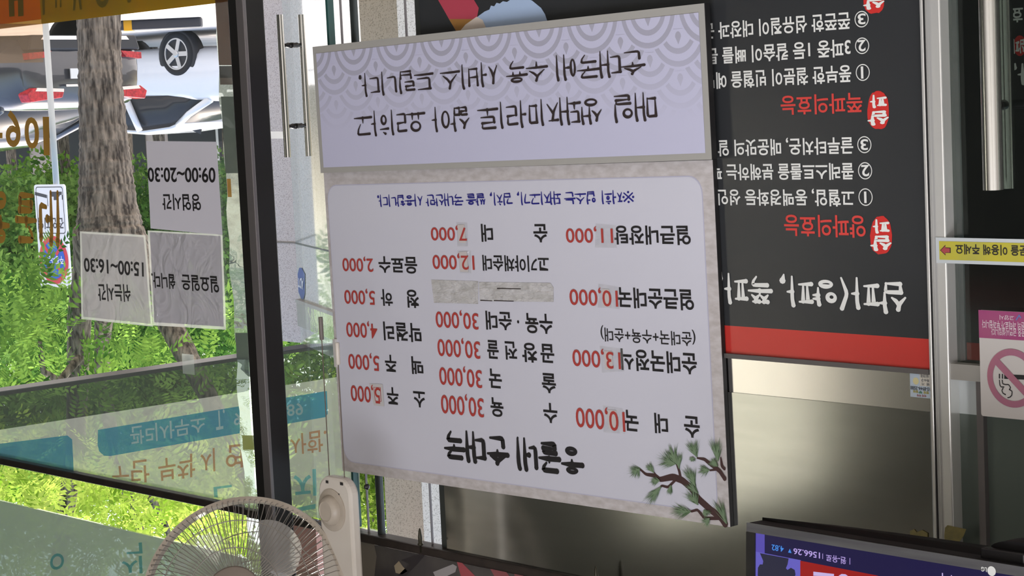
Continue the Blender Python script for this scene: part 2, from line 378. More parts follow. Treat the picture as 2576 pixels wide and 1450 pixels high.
for a, b in (((y0, z0), (y1, z0+.05)), ((y0, z1-.05), (y1, z1)), ((y0, z0+.05), (y0+.05, z1-.05)), ((y1-.05, z0+.05), (y1, z1-.05)), ((y0+.05, z0+.75), (y1-.05, z0+.79))):
    mb.box((XR+.02, a[0], a[1]), (XR+.08, b[0], b[1]))
w2 = struct('glow_window', mb, greyal)
obj('pane', MB().box((XR+.045, y0+.05, z0+.05), (XR+.051, y1-.05, z1-.05)), pane, w2)
obj('glow_sheet', MB().box((XR+.06, y0+.05, z0+.05), (XR+.062, y1-.05, z1-.05)), film('cream_glow_sheet', (.95, .93, .84, 1), 1, .9), w2)  # translucent sheet added to give the mirrored glow its cream colour
struct('wall_front', MB().box((XL, 2.6, 0), (1.05, 2.7, 3.1)), plaster)
# ------------------------------------------------------------------ shop front: frames and panes
xc0, xc1 = X(597, 620), X(690, 620)             # column sides at mid height, seen edges
Yc = 2.44
cx0 = onY(650, 620, Yc).x; cx1 = onY(608, 620, Yc).x
ysd = onX(699, 620, cx0).y
cxw = cx0
struct('trim_1', MB().box((cx0, Yc, 0), (cx1, ysd, 3.1)), blackal, bevel=.003)       # black column
struct('trim_2', MB().box((cx0-.001, Yc-.005, 0), (onY(633, 620, Yc).x, Yc+.004, 3.1)), greyal, bevel=.0015)   # its pale edge bead
# clear draught strip beside the column
xs0, xs1 = X(612, 700), X(581, 700)
# lower panes, transom, upper lights
zt = lambda x: 0
ztr0, ztr1 = Z(300, 1211), Z(300, 1232)         # transom, bottom and top
ztr0 = Z(905, 1332); ztr1 = ztr0+.019
xm0 = X(2343, 1100, 2.585)
mb = MB().box((cx1, 2.588, ztr0), (XR, 2.612, ztr1)); struct('trim_3', mb, brownal, bevel=.004)
mb = MB().box((xm0, 2.572, ztr0), (cx0, 2.612, ztr1)); struct('trim_4', mb, brownal, bevel=.004)
mb = MB(); xm = XR
mb.box((cx1, 2.56, 0), (XR, 2.66, .72)); struct('wall_apron', mb, brownal)
# window_1: the pane the hours are taped to, and the half open light above the transom
w1 = struct('window_1', MB().box((XR-.05, 2.57, .72), (XR, 2.65, 3.1)), blackal)
obj('pane', MB().box((cx1, 2.597, .72), (XR-.05, 2.603, ztr0)), pane, w1)
# upper sash: its lower edge is seen above the transom
zs = Z(0, 1267)
ups = Fr((0, 2.60, 0))
obj('upper_pane', MB().box((cx1, 2.62, zs), (XR-.05, 2.626, 3.1)), glass('upper_glass', (.93, .95, .93, 1)), w1)
# door_1: frameless glass leaf with pull handles, and the fixed light beside it
xd1 = X(831, 60); xh = cx0
d1 = struct('door_1', MB().box((xd1+.004, 2.594, .02), (xh-.004, 2.606, ztr0-.004)), pane)
xq = X(1050, 60)
w3 = struct('window_3', MB().box((X(1052, 60), 2.594, .02), (xd1-.004, 2.606, ztr0-.004)), pane)
obj('glass_edge', MB().box((xd1-.004, 2.592, .02), (xd1+.003, 2.608, ztr0-.004)), mat('teal_glass_edge', lin(40, 78, 74), .2), w3)
# upright bars of the fixed light
def bar(n, pa, pb, y, m, d=.012, Y=2.59):
    xa = onY(pa, y, Y).x; xb = onY(pb, y, Y+d).x
    return struct(n, MB().box((min(xa, xb), Y, .02), (max(xa, xb), Y+d, 3.1)), m, bevel=.003)
bar('trim_5', 946, 969, 1290, mat('dark_bar', lin(62, 68, 68), .35, .5))
bar('trim_6', 922, 929, 1290, greyal, .006)
bar('trim_7', 1083, 1090, 1330, greyal, .006)
bar('trim_8', 1108, 1150, 1330, mat('dark_post', lin(74, 78, 76), .3, .6))
# ------------------------------------------------------------------ the black banner wall, steel fascia and posts
xb1 = X(1057, 60, 2.585); xb0 = X(2331, 500, 2.585)
zred1, zred0 = Z(2336, 929, 2.585), Z(2336, 853.5, 2.585)
sign = thing('banner_sign', (xb0+.5, 2.585, .3), 'big black banner with white text and a bright red band, beside the two boards', 'banner')
vin = mat('black_vinyl', lin(47, 49, 51), .22, 0, spec=.35)
obj('sheet', MB().box((xb0, 2.585, .3), (xb1, 2.592, zred0)), vin, sign)
obj('red_band', MB().box((xb0, 2.585, zred0), (xb1, 2.592, zred1)), mat('red_vinyl', lin(184, 52, 46), .25), sign)
SG = wall(2.585)
grw = mat('white_vinyl_letters', lin(214, 216, 212), .5)
text('lettering', sign, grw, SG, [('3', (2178, 33), (2159, 62)), ('쫀쫀한 섬유질이 대장과 근', (2138.4, 29.3), (1771, 101)),
   ('2', (2178, 100), (2159, 130)), ('3파중 1등 칼슘이 뼈를 튼', (2140, 96.9), (1779, 164)), ('1', (2172, 167), (2167, 198)), ('풍부한 철분이 빈혈을 예방', (2141.4, 162.7), (1772, 226)),
   ('3', (2184, 350), (2166, 378)), ('글루타치온, 매운맛의 알린', (2146.3, 342.3), (1780, 394)), ('2', (2187, 415), (2168, 444)), ('콜레스트롤을 분해하는 펙', (2147.5, 409.4), (1792, 454)),
   ('1', (2180, 482), (2175, 511)), ('고혈압, 동맥경화등 성인병', (2148.8, 474.5), (1778, 517))], bold=.018)
mb = MB()                                      # rings round the numbers
for a, b in (((2185.3, 26), (2151.3, 70.3)), ((2186.6, 93.2), (2152.5, 137)), ((2188, 160), (2154.3, 204.5)), ((2192.2, 342.3), (2158.2, 385.8)), ((2194, 408), (2160, 451.6)), ((2195.2, 474), (2161.2, 518))):
    p, q = SG.p2(a), SG.p2(b); cx, cy, rx, ry = (p[0]+q[0])/2, (p[1]+q[1])/2, abs(p[0]-q[0])/2, abs(p[1]-q[1])/2
    vs = []; N = 28
    for i in range(N):
        t = 2*math.pi*i/N; vs += [SG.p3(cx+rx*math.cos(t), cy+ry*math.sin(t), .0008), SG.p3(cx+(rx-.0016)*math.cos(t), cy+(ry-.0016)*math.sin(t), .0008)]
    obj('number_ring', MB().add(vs, [(2*i, 2*((i+1) % N), 2*((i+1) % N)+1, 2*i+1) for i in range(N)]), grw, sign)
text('heading_lettering', sign, mat('red_vinyl_letters', lin(198, 62, 56), .5), SG, [('쪽파의효능', (2169.2, 232.3), (1965.5, 290.7)), ('양파의효능', (2177.3, 542.3), (1974.2, 594.4))], bold=.016)
text('brush_lettering', sign, grw, SG, [(brush('삼파(양파,', .15, .5, jit=.08), (2279.7, 701.4), (1964, 776)), (brush('쪽파,', .15, .5, jit=.08), (1944, 688), (1808, 765))])
stampm = mat('red_stamp', lin(190, 40, 36), .5)
rn = random.Random(4)
for cx, cy in ((2210, 277), (2217, 592), (2199, -14)):
    pts = []
    for k in range(36):
        t = 2*math.pi*k/36; j = rn.uniform(.97, 1.03)
        pts.append(SG.p2((cx+27*math.copysign(abs(math.cos(t))**.8, math.cos(t))*j*(1-.08*math.sin(t)*-1), cy+48*math.copysign(abs(math.sin(t))**.85, math.sin(t))*j)))
    st = obj('stamp', MB().flat(SG, pts[::-1], .0006), stampm, sign)
    text('stamp_lettering', st, grw, SG, [(brush('삼', .2, .6, jit=.03), (cx+27, cy), (cx-26, cy+40)), (brush('파', .2, .6), (cx+22, cy-40), (cx-20, cy-4))], lift=.0012)
# printed picture above the boards' far edge (plain shapes)
pic = obj('picture', MB().flat(SG, [SG.p2(p) for p in ((1098, -8), (1120, 30), (1130, 48), (1200, 48), (1205, 20), (1188, -8))], .0006), mat('crimson_print', lin(170, 62, 80), .5), sign)
obj('picture_part', MB().flat(SG, [SG.p2(p) for p in ((1130, 48), (1152, 85), (1180, 85), (1200, 48))], .0006), mat('ochre_print', lin(150, 108, 52), .5), pic)
jag = [(1165, 82), (1190, 52), (1205, 40), (1220, 29), (1232, 24), (1236, 14), (1244, 16), (1250, 7), (1258, 9), (1266, 3), (1276, 5), (1290, -4), (1300, 0), (1318, -8), (1340, 2), (1362, 20), (1372, 36), (1380, 60), (1380, 82)]
obj('picture_part', MB().flat(SG, [SG.p2(p) for p in jag], .0009), mat('pale_blue_print', lin(160, 182, 212), .5), pic)
obj('picture_part', MB().flat(SG, [SG.p2(p) for p in ((1150, 88), (1172, 62), (1200, 42), (1215, 50), (1224, 70), (1222, 88))], .0012), mat('cream_print', lin(206, 196, 186), .5), pic)
# steel fascia and big brushed panel
xm0 = X(2343, 1100, 2.585)
xm1 = X(1108, 1330, 2.585)
zf1 = Z(2342, 1037, 2.585)
struct('trim_9', MB().box((xb0, 2.578, zred1), (xb1, 2.592, zred1+.008)), greyal)
struct('trim_10', MB().box((xm0, 2.585, zred1+.008), (xb1, 2.595, zf1)), mirrorst)
pan = MB().box((xm0, 2.583, zf1), (xm1-.02, 2.597, 3.1))
struct('wall_metal_panel', pan, brushed)
pz = wall(2.586)
po = thing('reflection_panel', (X(1250, 1420), 2.586, ztr1), 'dim grey panel of painted reflections with red streaks, between the fan base and the television', 'reflection_panel')  # reflections above the transom painted as flat shapes on a panel
zp = ztr1+.002; pxa, pxb = X(1505, 1445), X(899, 1400)
obj('sheet', MB().box((pxa, 2.580, zp), (pxb, 2.5825, 2.75)), mat('grey_reflection', lin(86, 82, 78), .25, c2=lin(56, 53, 54), scale=7, detail=4), po)
PZ = wall(2.580)
for n_, pts, col in (('red_streak', [(1148, 1408), (1150, 1404), (1196, 1450), (1200, 1470), (1168, 1470), (1160, 1450)], (158, 74, 80)), ('red_streak', [(1226, 1418), (1262, 1424), (1282, 1450), (1290, 1470), (1258, 1470), (1244, 1450)], (136, 74, 78)), ('red_streak', [(1290, 1430), (1308, 1434), (1318, 1450), (1322, 1466), (1300, 1466)], (132, 78, 80)),
                       ('cream_blob', [(992, 1424), (1004, 1412), (1014, 1426), (1026, 1438), (1012, 1446), (996, 1442)], (150, 138, 116)), ('dark_blob', [(1010, 1410), (1060, 1392), (1072, 1394), (1050, 1420), (1020, 1450), (1000, 1450), (1030, 1420)], (44, 40, 42)), ('pale_strip', [(906, 1356), (940, 1362), (948, 1400), (940, 1470), (906, 1470)], (104, 98, 88)), ('grey_blob', [(1090, 1440), (1140, 1420), (1150, 1426), (1146, 1440), (1100, 1462)], (150, 146, 146))):
    obj(n_, MB().flat(PZ, [PZ.p2(p) for p in pts], .0006), mat(n_, lin(*col), .4), po)
# posts between banner and steel door
def post(n, pa, pb, y, Y0, Y1, m):
    xa, xb = onY(pa, y, Y0).x, onY(pb, y, Y0).x
    return struct(n, MB().box((min(xa, xb), Y0, 0), (max(xa, xb), Y1, 3.1)), m, bevel=.002)
post('trim_11', 2337.5, 2328, 600, 2.57, 2.62, steel)
post('trim_12', 2341.5, 2336.5, 600, 2.5685, 2.5695, mat('gap_shade', lin(18, 18, 18), .7))  # dark strip standing in for the shaded gap between the posts
# door_2: steel framed glass door
yd = 2.575
xe = 1.12
d2x = onY(2341, 600, yd).x
d2 = struct('door_2', MB().box((d2x-.0278, yd, .02), (d2x, 2.625, 3.1)), steel, bevel=.002)
zr0, zr1 = Z(2400, 917, yd), Z(2400, 957, yd)
obj('rail', MB().box((xe, yd+.004, zr0), (d2x-.0278, 2.62, zr1)), mat('satin_rail', lin(150, 148, 142), .45, .2), d2)
obj('rail', MB().box((xe, yd+.004, .02), (d2x-.0278, 2.62, .2)), mirrorst, d2)
obj('glass', MB().box((xe, 2.598, .2), (d2x-.0278, 2.606, zr0)), pane_d, d2)
zq = Z(2430, 1050, yd)
obj('silver_reflection_strip', MB().box((xe, 2.600, zr1), (d2x-.0278, 2.608, zq)), mat('silver_reflection', lin(186, 196, 196), .3, .3, c2=lin(168, 170, 172), scale=3), d2)  # the door panel's silvery reflection put into its pale colour
obj('upper_panel', MB().box((xe, 2.600, zq), (d2x-.0278, 2.612, 3.1)), mat('green_grey_panel', lin(88, 98, 92), .28, .2), d2)
obj('inner_post', MB().box((d2x-.078, 2.59, zr1), (d2x-.066, 2.6, 3.1)), greyal, d2)
# duplicate of the banner set behind the door glass
sb = thing('banner_sign', (1.4, 2.95, .3), 'black banner duplicate with a dull red band, behind the glass of the steel door', 'banner')
obj('sheet', MB().box((.7, 2.95, .3), (onY(2394, 700, 2.95).x, 2.96, Z(2430, 862, 2.95))), vin, sb)
obj('red_band', MB().box((.7, 2.95, Z(2430, 862, 2.95)), (onY(2394, 700, 2.95).x, 2.96, Z(2430, 905, 2.95))), mat('dull_red_vinyl', lin(150, 48, 40), .4), sb)
SB = wall(2.95)
text('lettering', sb, grw, SB, [('의효', (2606, 12), (2545, 58))], bold=.02)
stp = obj('stamp', MB().flat(SB, [SB.p2((2566+16*math.cos(k/24*6.283), 115+26*math.sin(k/24*6.283))) for k in range(24)][::-1], .0006), stampm, sb)
text('stamp_lettering', stp, grw, SB, [(brush('삼파', .2, .6), (2580, 96), (2549, 136))], lift=.0012)
text('brush_lettering', sb, grw, SB, [(brush('파,', .17, .5), (2620, 155), (2545, 216))])
struct('wall_behind_door', MB().box((.6, 3.0, 0), (2.45, 3.1, 3.1)), mat('dark_plaster', lin(60, 62, 62), .8))
# pull handle of the steel door
hd = thing('pull_handle', (onY(2493, 300, 2.53).x, 2.53, .5), 'thick vertical steel tube handle on the steel framed door', 'handle')
yh = 2.52; hx = onY(2493, 240, yh).x; zb = Z(2494, 478, yh); rad = abs(onY(2468, 240, yh).x-onY(2519, 240, yh).x)/2*.86
obj('grip', MB().tube([(hx, yh, .55), (hx, yh, zb)], rad, 28), steelh, hd, True)
hy2 = 2.66; hx2 = onY(2528, 240, hy2).x
obj('grip', MB().tube([(hx2, hy2, .55), (hx2, hy2, Z(2520, 474, hy2))], rad, 28), steelh, hd, True)
for z in (Z(2528, 265, 2.6), .62):
    obj('standoff', MB().tube([(hx, yh, z), (hx2, hy2, z)], .008, 12), blackal, hd, True)
for o in hd.children:
    if o.name.startswith('grip'): o.modifiers.new('e', 'EDGE_SPLIT').split_angle = .8
# pull handle of the glass door: one bar each side of the leaf
X0 = onY(733, 37, 2.6).x
ya, yb = onX(703.5, 37, X0).y, onX(757.5, 37, X0).y
h1 = thing('pull_handle', (X0, 2.6, .9), 'pair of round steel bars through the clear glass door, next to the black column', 'handle')
for y, p in ((ya, (715.4-9, 397)), (yb, (770-9, 394))):
    o = obj('grip', MB().tube([(X0, y, onX(703, 37, X0).z), (X0, y, onX(*p, X0).z)], .0072, 24), steelh, h1, True)
    o.modifiers.new('e', 'EDGE_SPLIT').split_angle = .8
for py in (114, 318):
    z = onX(730, py, X0).z
    obj('standoff', MB().lathe((X0, ya, z), (0, 1, 0), [(.004, 0), (.004, .012), (.006, .016), (.0045, .03), (.006, (yb-ya)/2-.004), (.006, (yb-ya)/2+.004), (.0045, yb-ya-.03), (.006, yb-ya-.016), (.004, yb-ya-.012), (.004, yb-ya)], 12), blackal, h1, True)
# hooks on the transom
for px, py0, py1, s in ((1057, 1330, 1378, 'one by the clear glass and pale granite'), (1500, 1426, 1474, 'one over the brushed steel panel')):
    p = onY(px, py1-20, 2.55)
    o = obj('hook', MB().lathe((p.x, 2.55, onY(px, py0, 2.55).z), (0, 0, 1), [(.0012, 0), (.0025, .004), (.0045, .018), (.0042, .03), (.006, .032), (.006, .035), (.002, .036), (.002, .05)], 10), mat('dark_brass', lin(52, 50, 38), .4, .5), None, True)
    tag(o, 'small dark spiked hook on the brown transom, '+s, 'hook', 'hooks on the transom')
# ------------------------------------------------------------------ stickers
stk = thing('door_sticker', (d2x-.02, yd-.001, 1.3), 'yellow notice strip with a red arrow, white margin, stuck across the steel door', 'sticker')
DF = wall(yd-.002)
silver = mat('silver_margin', lin(176, 182, 184), .5)
xr = onY(2606+30, 625, yd).x
a, b = DF.p2((2353.6, 597.5)), DF.p2((2353.6, 661.8))
obj('backing', MB().prism(DF, [(xr-.05, a[1]), (a[0], a[1]), (a[0], b[1]), (xr-.05, b[1])], -.002, 0), silver, stk)
a, b = DF.p2((2362.7, 607)), DF.p2((2362.7, 653.5))
yl = obj('yellow_field', MB().flat(DF, [(xr-.04, a[1]), (a[0], a[1]), (a[0], b[1]), (xr-.04, b[1])], .0005), mat('yellow_print', lin(176, 166, 40), .5, c2=lin(160, 156, 66), scale=12), stk)
text('lettering', yl, ink, DF, [('옆문을 이용해 주세요', (2607, 618.5), (2405, 639.8))], lift=.001, bold=.02)
arr = [(2365.9, 630), (2379.2, 616.2), (2379, 623), (2392.3, 623.4), (2392.5, 636.6), (2379.2, 636.5), (2379.4, 643)]
cA = DF.p2((2381, 630))
obj('arrow_outline', MB().flat(DF, [DF.p2(p) for p in arr], .001), ink, yl)
obj('arrow', MB().flat(DF, [(cA[0]+(DF.p2(p)[0]-cA[0])*.86, cA[1]+(DF.p2(p)[1]-cA[1])*.82) for p in arr], .0015), mat('arrow_red', lin(150, 62, 64), .5), yl)
ns = thing('no_smoking_sign', (onY(2550, 900, yd).x, yd-.003, 1.5), 'white no smoking sign with a purple heading, stuck on the steel door', 'sign')
NF = wall(yd-.004)
a = NF.p2((2461.7, 780)); b = NF.p2((2470.5, 1047)); c = NF.p2((2630, 1000))
obj('board', MB().prism(NF, rrect(c[0], a[1], a[0], b[1], .004), -.003, 0), mat('white_card', lin(186, 182, 178), .5), ns)
hz = NF.p2((2465, 850))[1]
hdn = obj('purple_heading', MB().flat(NF, [(c[0], a[1]), (a[0], a[1]), (a[0], hz), (c[0], hz)][::1], .0005), mat('magenta_print', lin(140, 46, 104), .5, c2=lin(150, 80, 110), scale=8), ns)
text('lettering', hdn, mat('pale_print', lin(206, 190, 196), .6), NF, [('고양시', (2552, 794.5), (2515.7, 804.5)), ('흡연시 10만원의 과태료가 부과됩니다', (2630, 814), (2471.6, 825.5)), ('이 장소는 공중 금연시설입니다', (2622, 831.5), (2494.8, 843))], lift=.001, bold=.01)
text('city_mark', hdn, mat('city_mark', lin(90, 110, 160), .6), NF, [('✓', (2570, 791), (2556, 807))], lift=.001, bold=.03)
cc = NF.p2((2548, 952)); R0 = abs(NF.p2((2548, 878))[1]-cc[1]); R1 = R0*.775
mb = MB(); N = 48; vs = []
for i in range(N):
    t = 2*math.pi*i/N; vs += [NF.p3(cc[0]+R0*math.cos(t), cc[1]+R0*math.sin(t), .0012), NF.p3(cc[0]+R1*math.cos(t), cc[1]+R1*math.sin(t), .0012)]
mb.add(vs, [(2*i, 2*((i+1) % N), 2*((i+1) % N)+1, 2*i+1) for i in range(N)])
dx, dz = NF.p2((2505, 906)), NF.p2((2590, 998)); wv = .0055
d_ = Vector((dz[0]-dx[0], dz[1]-dx[1])).normalized(); n_ = Vector((-d_.y, d_.x))*wv
mb.flat(NF, [(dx[0]+n_.x, dx[1]+n_.y), (dx[0]-n_.x, dx[1]-n_.y), (dz[0]-n_.x, dz[1]-n_.y), (dz[0]+n_.x, dz[1]+n_.y)], .0013)
obj('prohibition_ring', mb, mat('mauve_print', lin(146, 92, 122), .5, c2=lin(160, 100, 108), scale=6), ns)
mb = MB()
for q in ([(2527, 942), (2640, 947), (2640, 958), (2527, 953.5)], [(2521, 941), (2524, 941.5), (2524, 953.5), (2521, 953)], [(2513.5, 940.5), (2516.5, 941), (2516.5, 953), (2513.5, 952.5)]):
    mb.flat(NF, [NF.p2(p) for p in q], .0009)
V, F = [], []
for st in ([(2515, 957), (2516, 969), (2519, 974), (2526, 974)], [(2524, 977), (2521, 983), (2524, 990), (2530, 993)], [(2522, 957), (2523, 966), (2530, 968), (2538, 968), (2543, 975), (2540, 981)], [(2541, 981), (2547, 985), (2546, 995), (2541, 1000), (2536, 1001)]):
    ribbon(V, F, [NF.p2(p) for p in st], .0016, 1, 1)
mb.add([NF.p3(p[0], p[1], .0009) for p in V], F)
obj('cigarette_picture', mb, ink, ns)
# leaflet under the rail
lf = thing('leaflet', (onY(2315, 970, 2.584).x, 2.584, 1.6), 'small pale blue plumber leaflet taped to the steel strip along the red band', 'leaflet')
LF = wall(2.584)
a, b = LF.p2((2342.5, 941.5)), LF.p2((2291, 998.5))
obj('paper', MB().flat(LF, [(a[0], a[1]), (b[0], a[1]), (b[0], b[1]), (a[0], b[1])], .0008), mat('pale_blue_paper', lin(178, 192, 204), .6), lf)
obj('cream_field', MB().flat(LF, rect(LF, (2342.5, 941), (2315, 971)), .0012), mat('cream_paper', lin(196, 192, 180), .6), lf)
cb = LF.p2((2305, 959)); obj('burst', MB().flat(LF, [(cb[0]+(.0062 if k % 2 else .0052)*math.cos(k*.2618), cb[1]+(.0062 if k % 2 else .0052)*math.sin(k*.2618)) for k in range(24)], .0012), mat('yellow_burst', lin(206, 198, 150), .6), lf)
text('lettering', lf, mat('leaflet_ink', lin(70, 74, 82), .6), LF, [('10-8944-3588', (2341.5, 975.2), (2292, 980)), ('변  기', (2339, 964), (2321, 969.5)), ('하수구', (2339, 953.5), (2319, 960)), ('싱크대', (2338, 943), (2318, 950))], lift=.0016, bold=.02)
text('lettering', lf, mat('leaflet_red', lin(150, 80, 84), .6), LF, [('싹싹', (2332, 993), (2321, 999)), ('싹싹', (2319, 992), (2308, 998))], lift=.0016, bold=.02)
text('lettering', lf, mat('leaflet_olive', lin(160, 152, 70), .6), LF, [('뻥뻥', (2338, 984.5), (2325, 991)), ('뻥뻥', (2311, 982), (2299, 988))], lift=.0016, bold=.02)
text('lettering', lf, mat('leaflet_green', lin(86, 130, 110), .6), LF, [('♥', (2321.5, 984), (2313, 990))], lift=.0016, bold=.02)
# remains of tape on the panel by the post
tapem = mat('old_tape', lin(132, 122, 72), .35, c2=lin(108, 102, 66), scale=60)
for pts, s in (([(2378, 1328), (2384, 1322), (2431, 1332), (2424, 1350), (2408, 1372), (2380, 1376), (2376, 1350)], 'crumpled yellow tape scrap on the steel door beside the post, close to the television'), ([(2290, 1336), (2300, 1332), (2306, 1340), (2320, 1334), (2334, 1342), (2334, 1362), (2290, 1352)], 'torn yellowed tape residue on the brushed steel panel, by the television')):
    tf = wall(2.574 if pts[0][0] > 2340 else 2.582)
    tag(obj('tape_scrap', MB().prism(tf, [tf.p2(p) for p in pts], 0, .0008), tapem), s, 'tape')
# ------------------------------------------------------------------ menu boards (they hang a little out of true)
def board_fr(px, ang, Y):
    p = onY(px[0], px[1], Y); return Fr(p, (math.cos(ang), 0, math.sin(ang)), (-math.sin(ang), 0, math.cos(ang)))
BA = board_fr((1833, 1328), .0145, 2.572)        # origin: top corner near the television
hanji = mat('grey_mulberry_paper', lin(172, 166, 164), .7, c2=lin(192, 188, 188), scale=38, detail=8, stretch=(1, 1, 2.2))
blackedge = mat('black_foam_edge', lin(24, 23, 24), .6)
mA = thing('menu_board', BA.o, 'grey bordered menu board with red prices and a painted pine branch', 'menu board')
q = [BA.p2(p) for p in ((1795, 400), (817, 437), (859, 1183), (1833, 1328))]
ax0 = (q[0][0]+q[3][0])/2; ax1 = (q[1][0]+q[2][0])/2; az0 = (q[0][1]+q[1][1])/2; az1 = (q[2][1]+q[3][1])/2
obj('board', MB().prism(BA, [(ax0, az0), (ax1, az0), (ax1, az1), (ax0, az1)], -.0105, -.001), blackedge, mA)
face = obj('paper_face', MB().prism(BA, [(ax0, az0), (ax1, az0), (ax1, az1), (ax0, az1)], -.001, 0), hanji, mA)
ip = [BA.p2(p) for p in ((1758, 444), (831, 490), (868, 1130), (1806, 1240))]
ix0 = BA.p2((1786, 900))[0]; ix1 = BA.p2((845, 800))[0]; iz0 = BA.p2((1300, 456))[1]; iz1 = BA.p2((1300, 1219.5))[1]
obj('lilac_margin', MB().flat(BA, rrect(ix0-.002, iz0-.002, ix1+.002, iz1+.002, .031), .0003), mat('lilac_line', lin(178, 178, 196), .6), face)
obj('white_field', MB().flat(BA, rrect(ix0, iz0, ix1, iz1, .03), .0006), mat('menu_white', lin(196, 197, 208), .6), face)
ML = .0012
B_ = .022
items = [  # dish lettering pieces, then the price
 ([('순', (1760.1, 1049.5), (1723.3, 1099.7)), ('대', (1679.9, 1042), (1648.9, 1090)), ('국', (1606, 1034), (1574, 1083.4))], ('10,000', (1572.2, 1028.9), (1451.8, 1074.6))),
 ([('순대국정식', (1752.9, 888.7), (1564.7, 930.9))], ('13,000', (1561.7, 880), (1443, 921))),
 ([('(순대국+수육+순대)', (1749.6, 830.3), (1513, 858.9))], None),
 ([('얼큰순대국', (1745.2, 728.5), (1556.5, 774.5))], ('10,000', (1554.7, 724.8), (1435.6, 767.5))),
 ([('얼큰내장탕', (1737.2, 567.6), (1547.4, 615.5))], ('11,000', (1542.5, 569.1), (1426.4, 611))),
 ([('수', (1402, 1015.8), (1369.3, 1063)), ('육', (1266.3, 1002.4), (1236.5, 1047.6))], ('30,000', (1217, 995.4), (1112.7, 1040))),
 ([('술', (1398.3, 940.8), (1365.6, 988)), ('국', (1262.1, 929.6), (1232.3, 975.6))], ('30,000', (1212.5, 924.7), (1108.2, 968))),
 ([('곱', (1394, 866.8), (1362, 912)), ('창', (1351, 864), (1316, 911)), ('전', (1301, 860.5), (1273, 905)), ('골', (1254, 857), (1228, 902))], ('30,000', (1208, 852.7), (1103.7, 896))),
 ([('수육', (1389.7, 790.6), (1324, 838)), ('·', (1307, 806), (1302, 814)), ('순대', (1287, 785), (1224.4, 829.5))], ('30,000', (1203.8, 782), (1099, 824))),
 ([('고기야채순대', (1381, 644), (1216.2, 681.6))], ('12,000', (1193.7, 637.5), (1090.9, 677.2))),
 ([('순', (1377, 564), (1344.3, 610)), ('대', (1239.8, 563.5), (1212.9, 608.8))], ('7,000', (1174.3, 566.9), (1086.7, 605.5))),
 ([('소', (1069.7, 986.7), (1042.4, 1024)), ('주', (1002.2, 976), (975.9, 1016.5))], ('5,000', (957.2, 969.4), (885.5, 1009))),
 ([('맥', (1064, 898.6), (1037.9, 941.3)), ('주', (997, 894), (970.9, 934.6))], ('5,000', (954.3, 890), (879.3, 928))),
 ([('막걸리', (1059.3, 814.2), (967.2, 856.4))], ('4,000', (949.3, 809.2), (874.1, 847.7))),
 ([('청', (1053.6, 729.8), (1026.8, 774.5)), ('하', (987.3, 728.5), (960.5, 769.5))], ('5,000', (943.8, 726.8), (869.1, 764.5))),
 ([('음료수', (1049.2, 646.3), (954.7, 686.7))], ('2,000', (939.3, 645.6), (864.3, 682.7)))]
for dish, price in items:
    o = text('dish_lettering', mA, ink, BA, dish, ML, B_ if dish[0][0][0] != '(' else .012)
    if price: text('price_lettering', mA, redp, BA, [price], ML+.0008, .008)
text('title_lettering', mA, ink, BA, [(brush('웅골네', .2, .45, 1.12, head=1.0), (1468.9, 1117.4), (1302.8, 1185)), (brush('순대국', .2, .45, 1.12, head=1.0), (1280.6, 1095), (1119.8, 1158))], ML)
text('note_lettering', mA, blue, BA, [(brush('※저희 업소는 돼지고기, 김치, 쌀을 국내산만 사용합니다.', .14, .5, 1.0, .4, head=1.0), (1596, 476.4), (951.4, 521.6))], ML)
# taped-over prices and the painted-out line
patchm = film('clear_tape', (.62, .62, .58, 1), .14, 0, gloss=1.45)
paperp = mat('patch_paper', lin(190, 188, 188), .5)
def quadpatch(pts, name, m, l, par=None): return obj(name, MB().flat(BA, [BA.p2(p) for p in pts], l), m, par or mA)
for pts in ([(1500, 562), (1551, 567), (1553, 624), (1498, 623)], [(1507, 714), (1557, 722), (1560, 778), (1505, 774)], [(1510, 870), (1568, 878), (1572, 934), (1516, 938)], [(1518, 1020), (1568, 1028), (1574, 1092), (1520, 1088)], [(1150, 559), (1177, 560), (1179, 620), (1152, 620)], [(1152, 630), (1186, 630), (1187, 688), (1158, 687)]):
    quadpatch(pts, 'tape_patch', patchm, ML+.0003)
for pts, ch, r in (([(1152, 566), (1170, 565), (1174, 611), (1156, 611)], None, 0), ([(1156, 634), (1176, 633), (1180, 684), (1160, 684)], None, 0), ([(1516, 727), (1534, 728), (1538, 772), (1518, 771)], None, 0), ([(1521, 883), (1541, 884), (1544, 929), (1524, 929)], None, 0), ([(1530, 1031), (1552, 1033), (1555, 1080), (1533, 1078)], None, 0)):
    quadpatch(pts, 'digit_patch', mat('digit_paper', lin(190, 184, 182), .5), ML+.0006)
quadpatch([(930, 965), (964, 967), (968, 1023), (942, 1020)], 'price_sticker', paperp, ML+.0005)
quadpatch([(941, 974), (959, 975), (961, 1011), (945, 1009)], 'sticker_outline', redp, ML+.0006); quadpatch([(942.5, 975.3), (957.6, 976.3), (959.6, 1009.6), (946.3, 1008)], 'sticker_centre', paperp, ML+.0007)
tapeg = mat('scraped_tape', lin(178, 177, 175), .28, c2=lin(196, 195, 196), scale=22, detail=8, bump=.5, bscale=30, stretch=(1, 1, 3))
quadpatch([(1086, 704), (1204, 708), (1204, 765), (1093, 762)], 'cover_tape', tapeg, ML+.0002)
quadpatch([(1206, 710), (1386, 712), (1394, 724), (1394, 760), (1208, 758)], 'cover_tape', tapeg, ML+.0002)
mb = MB()
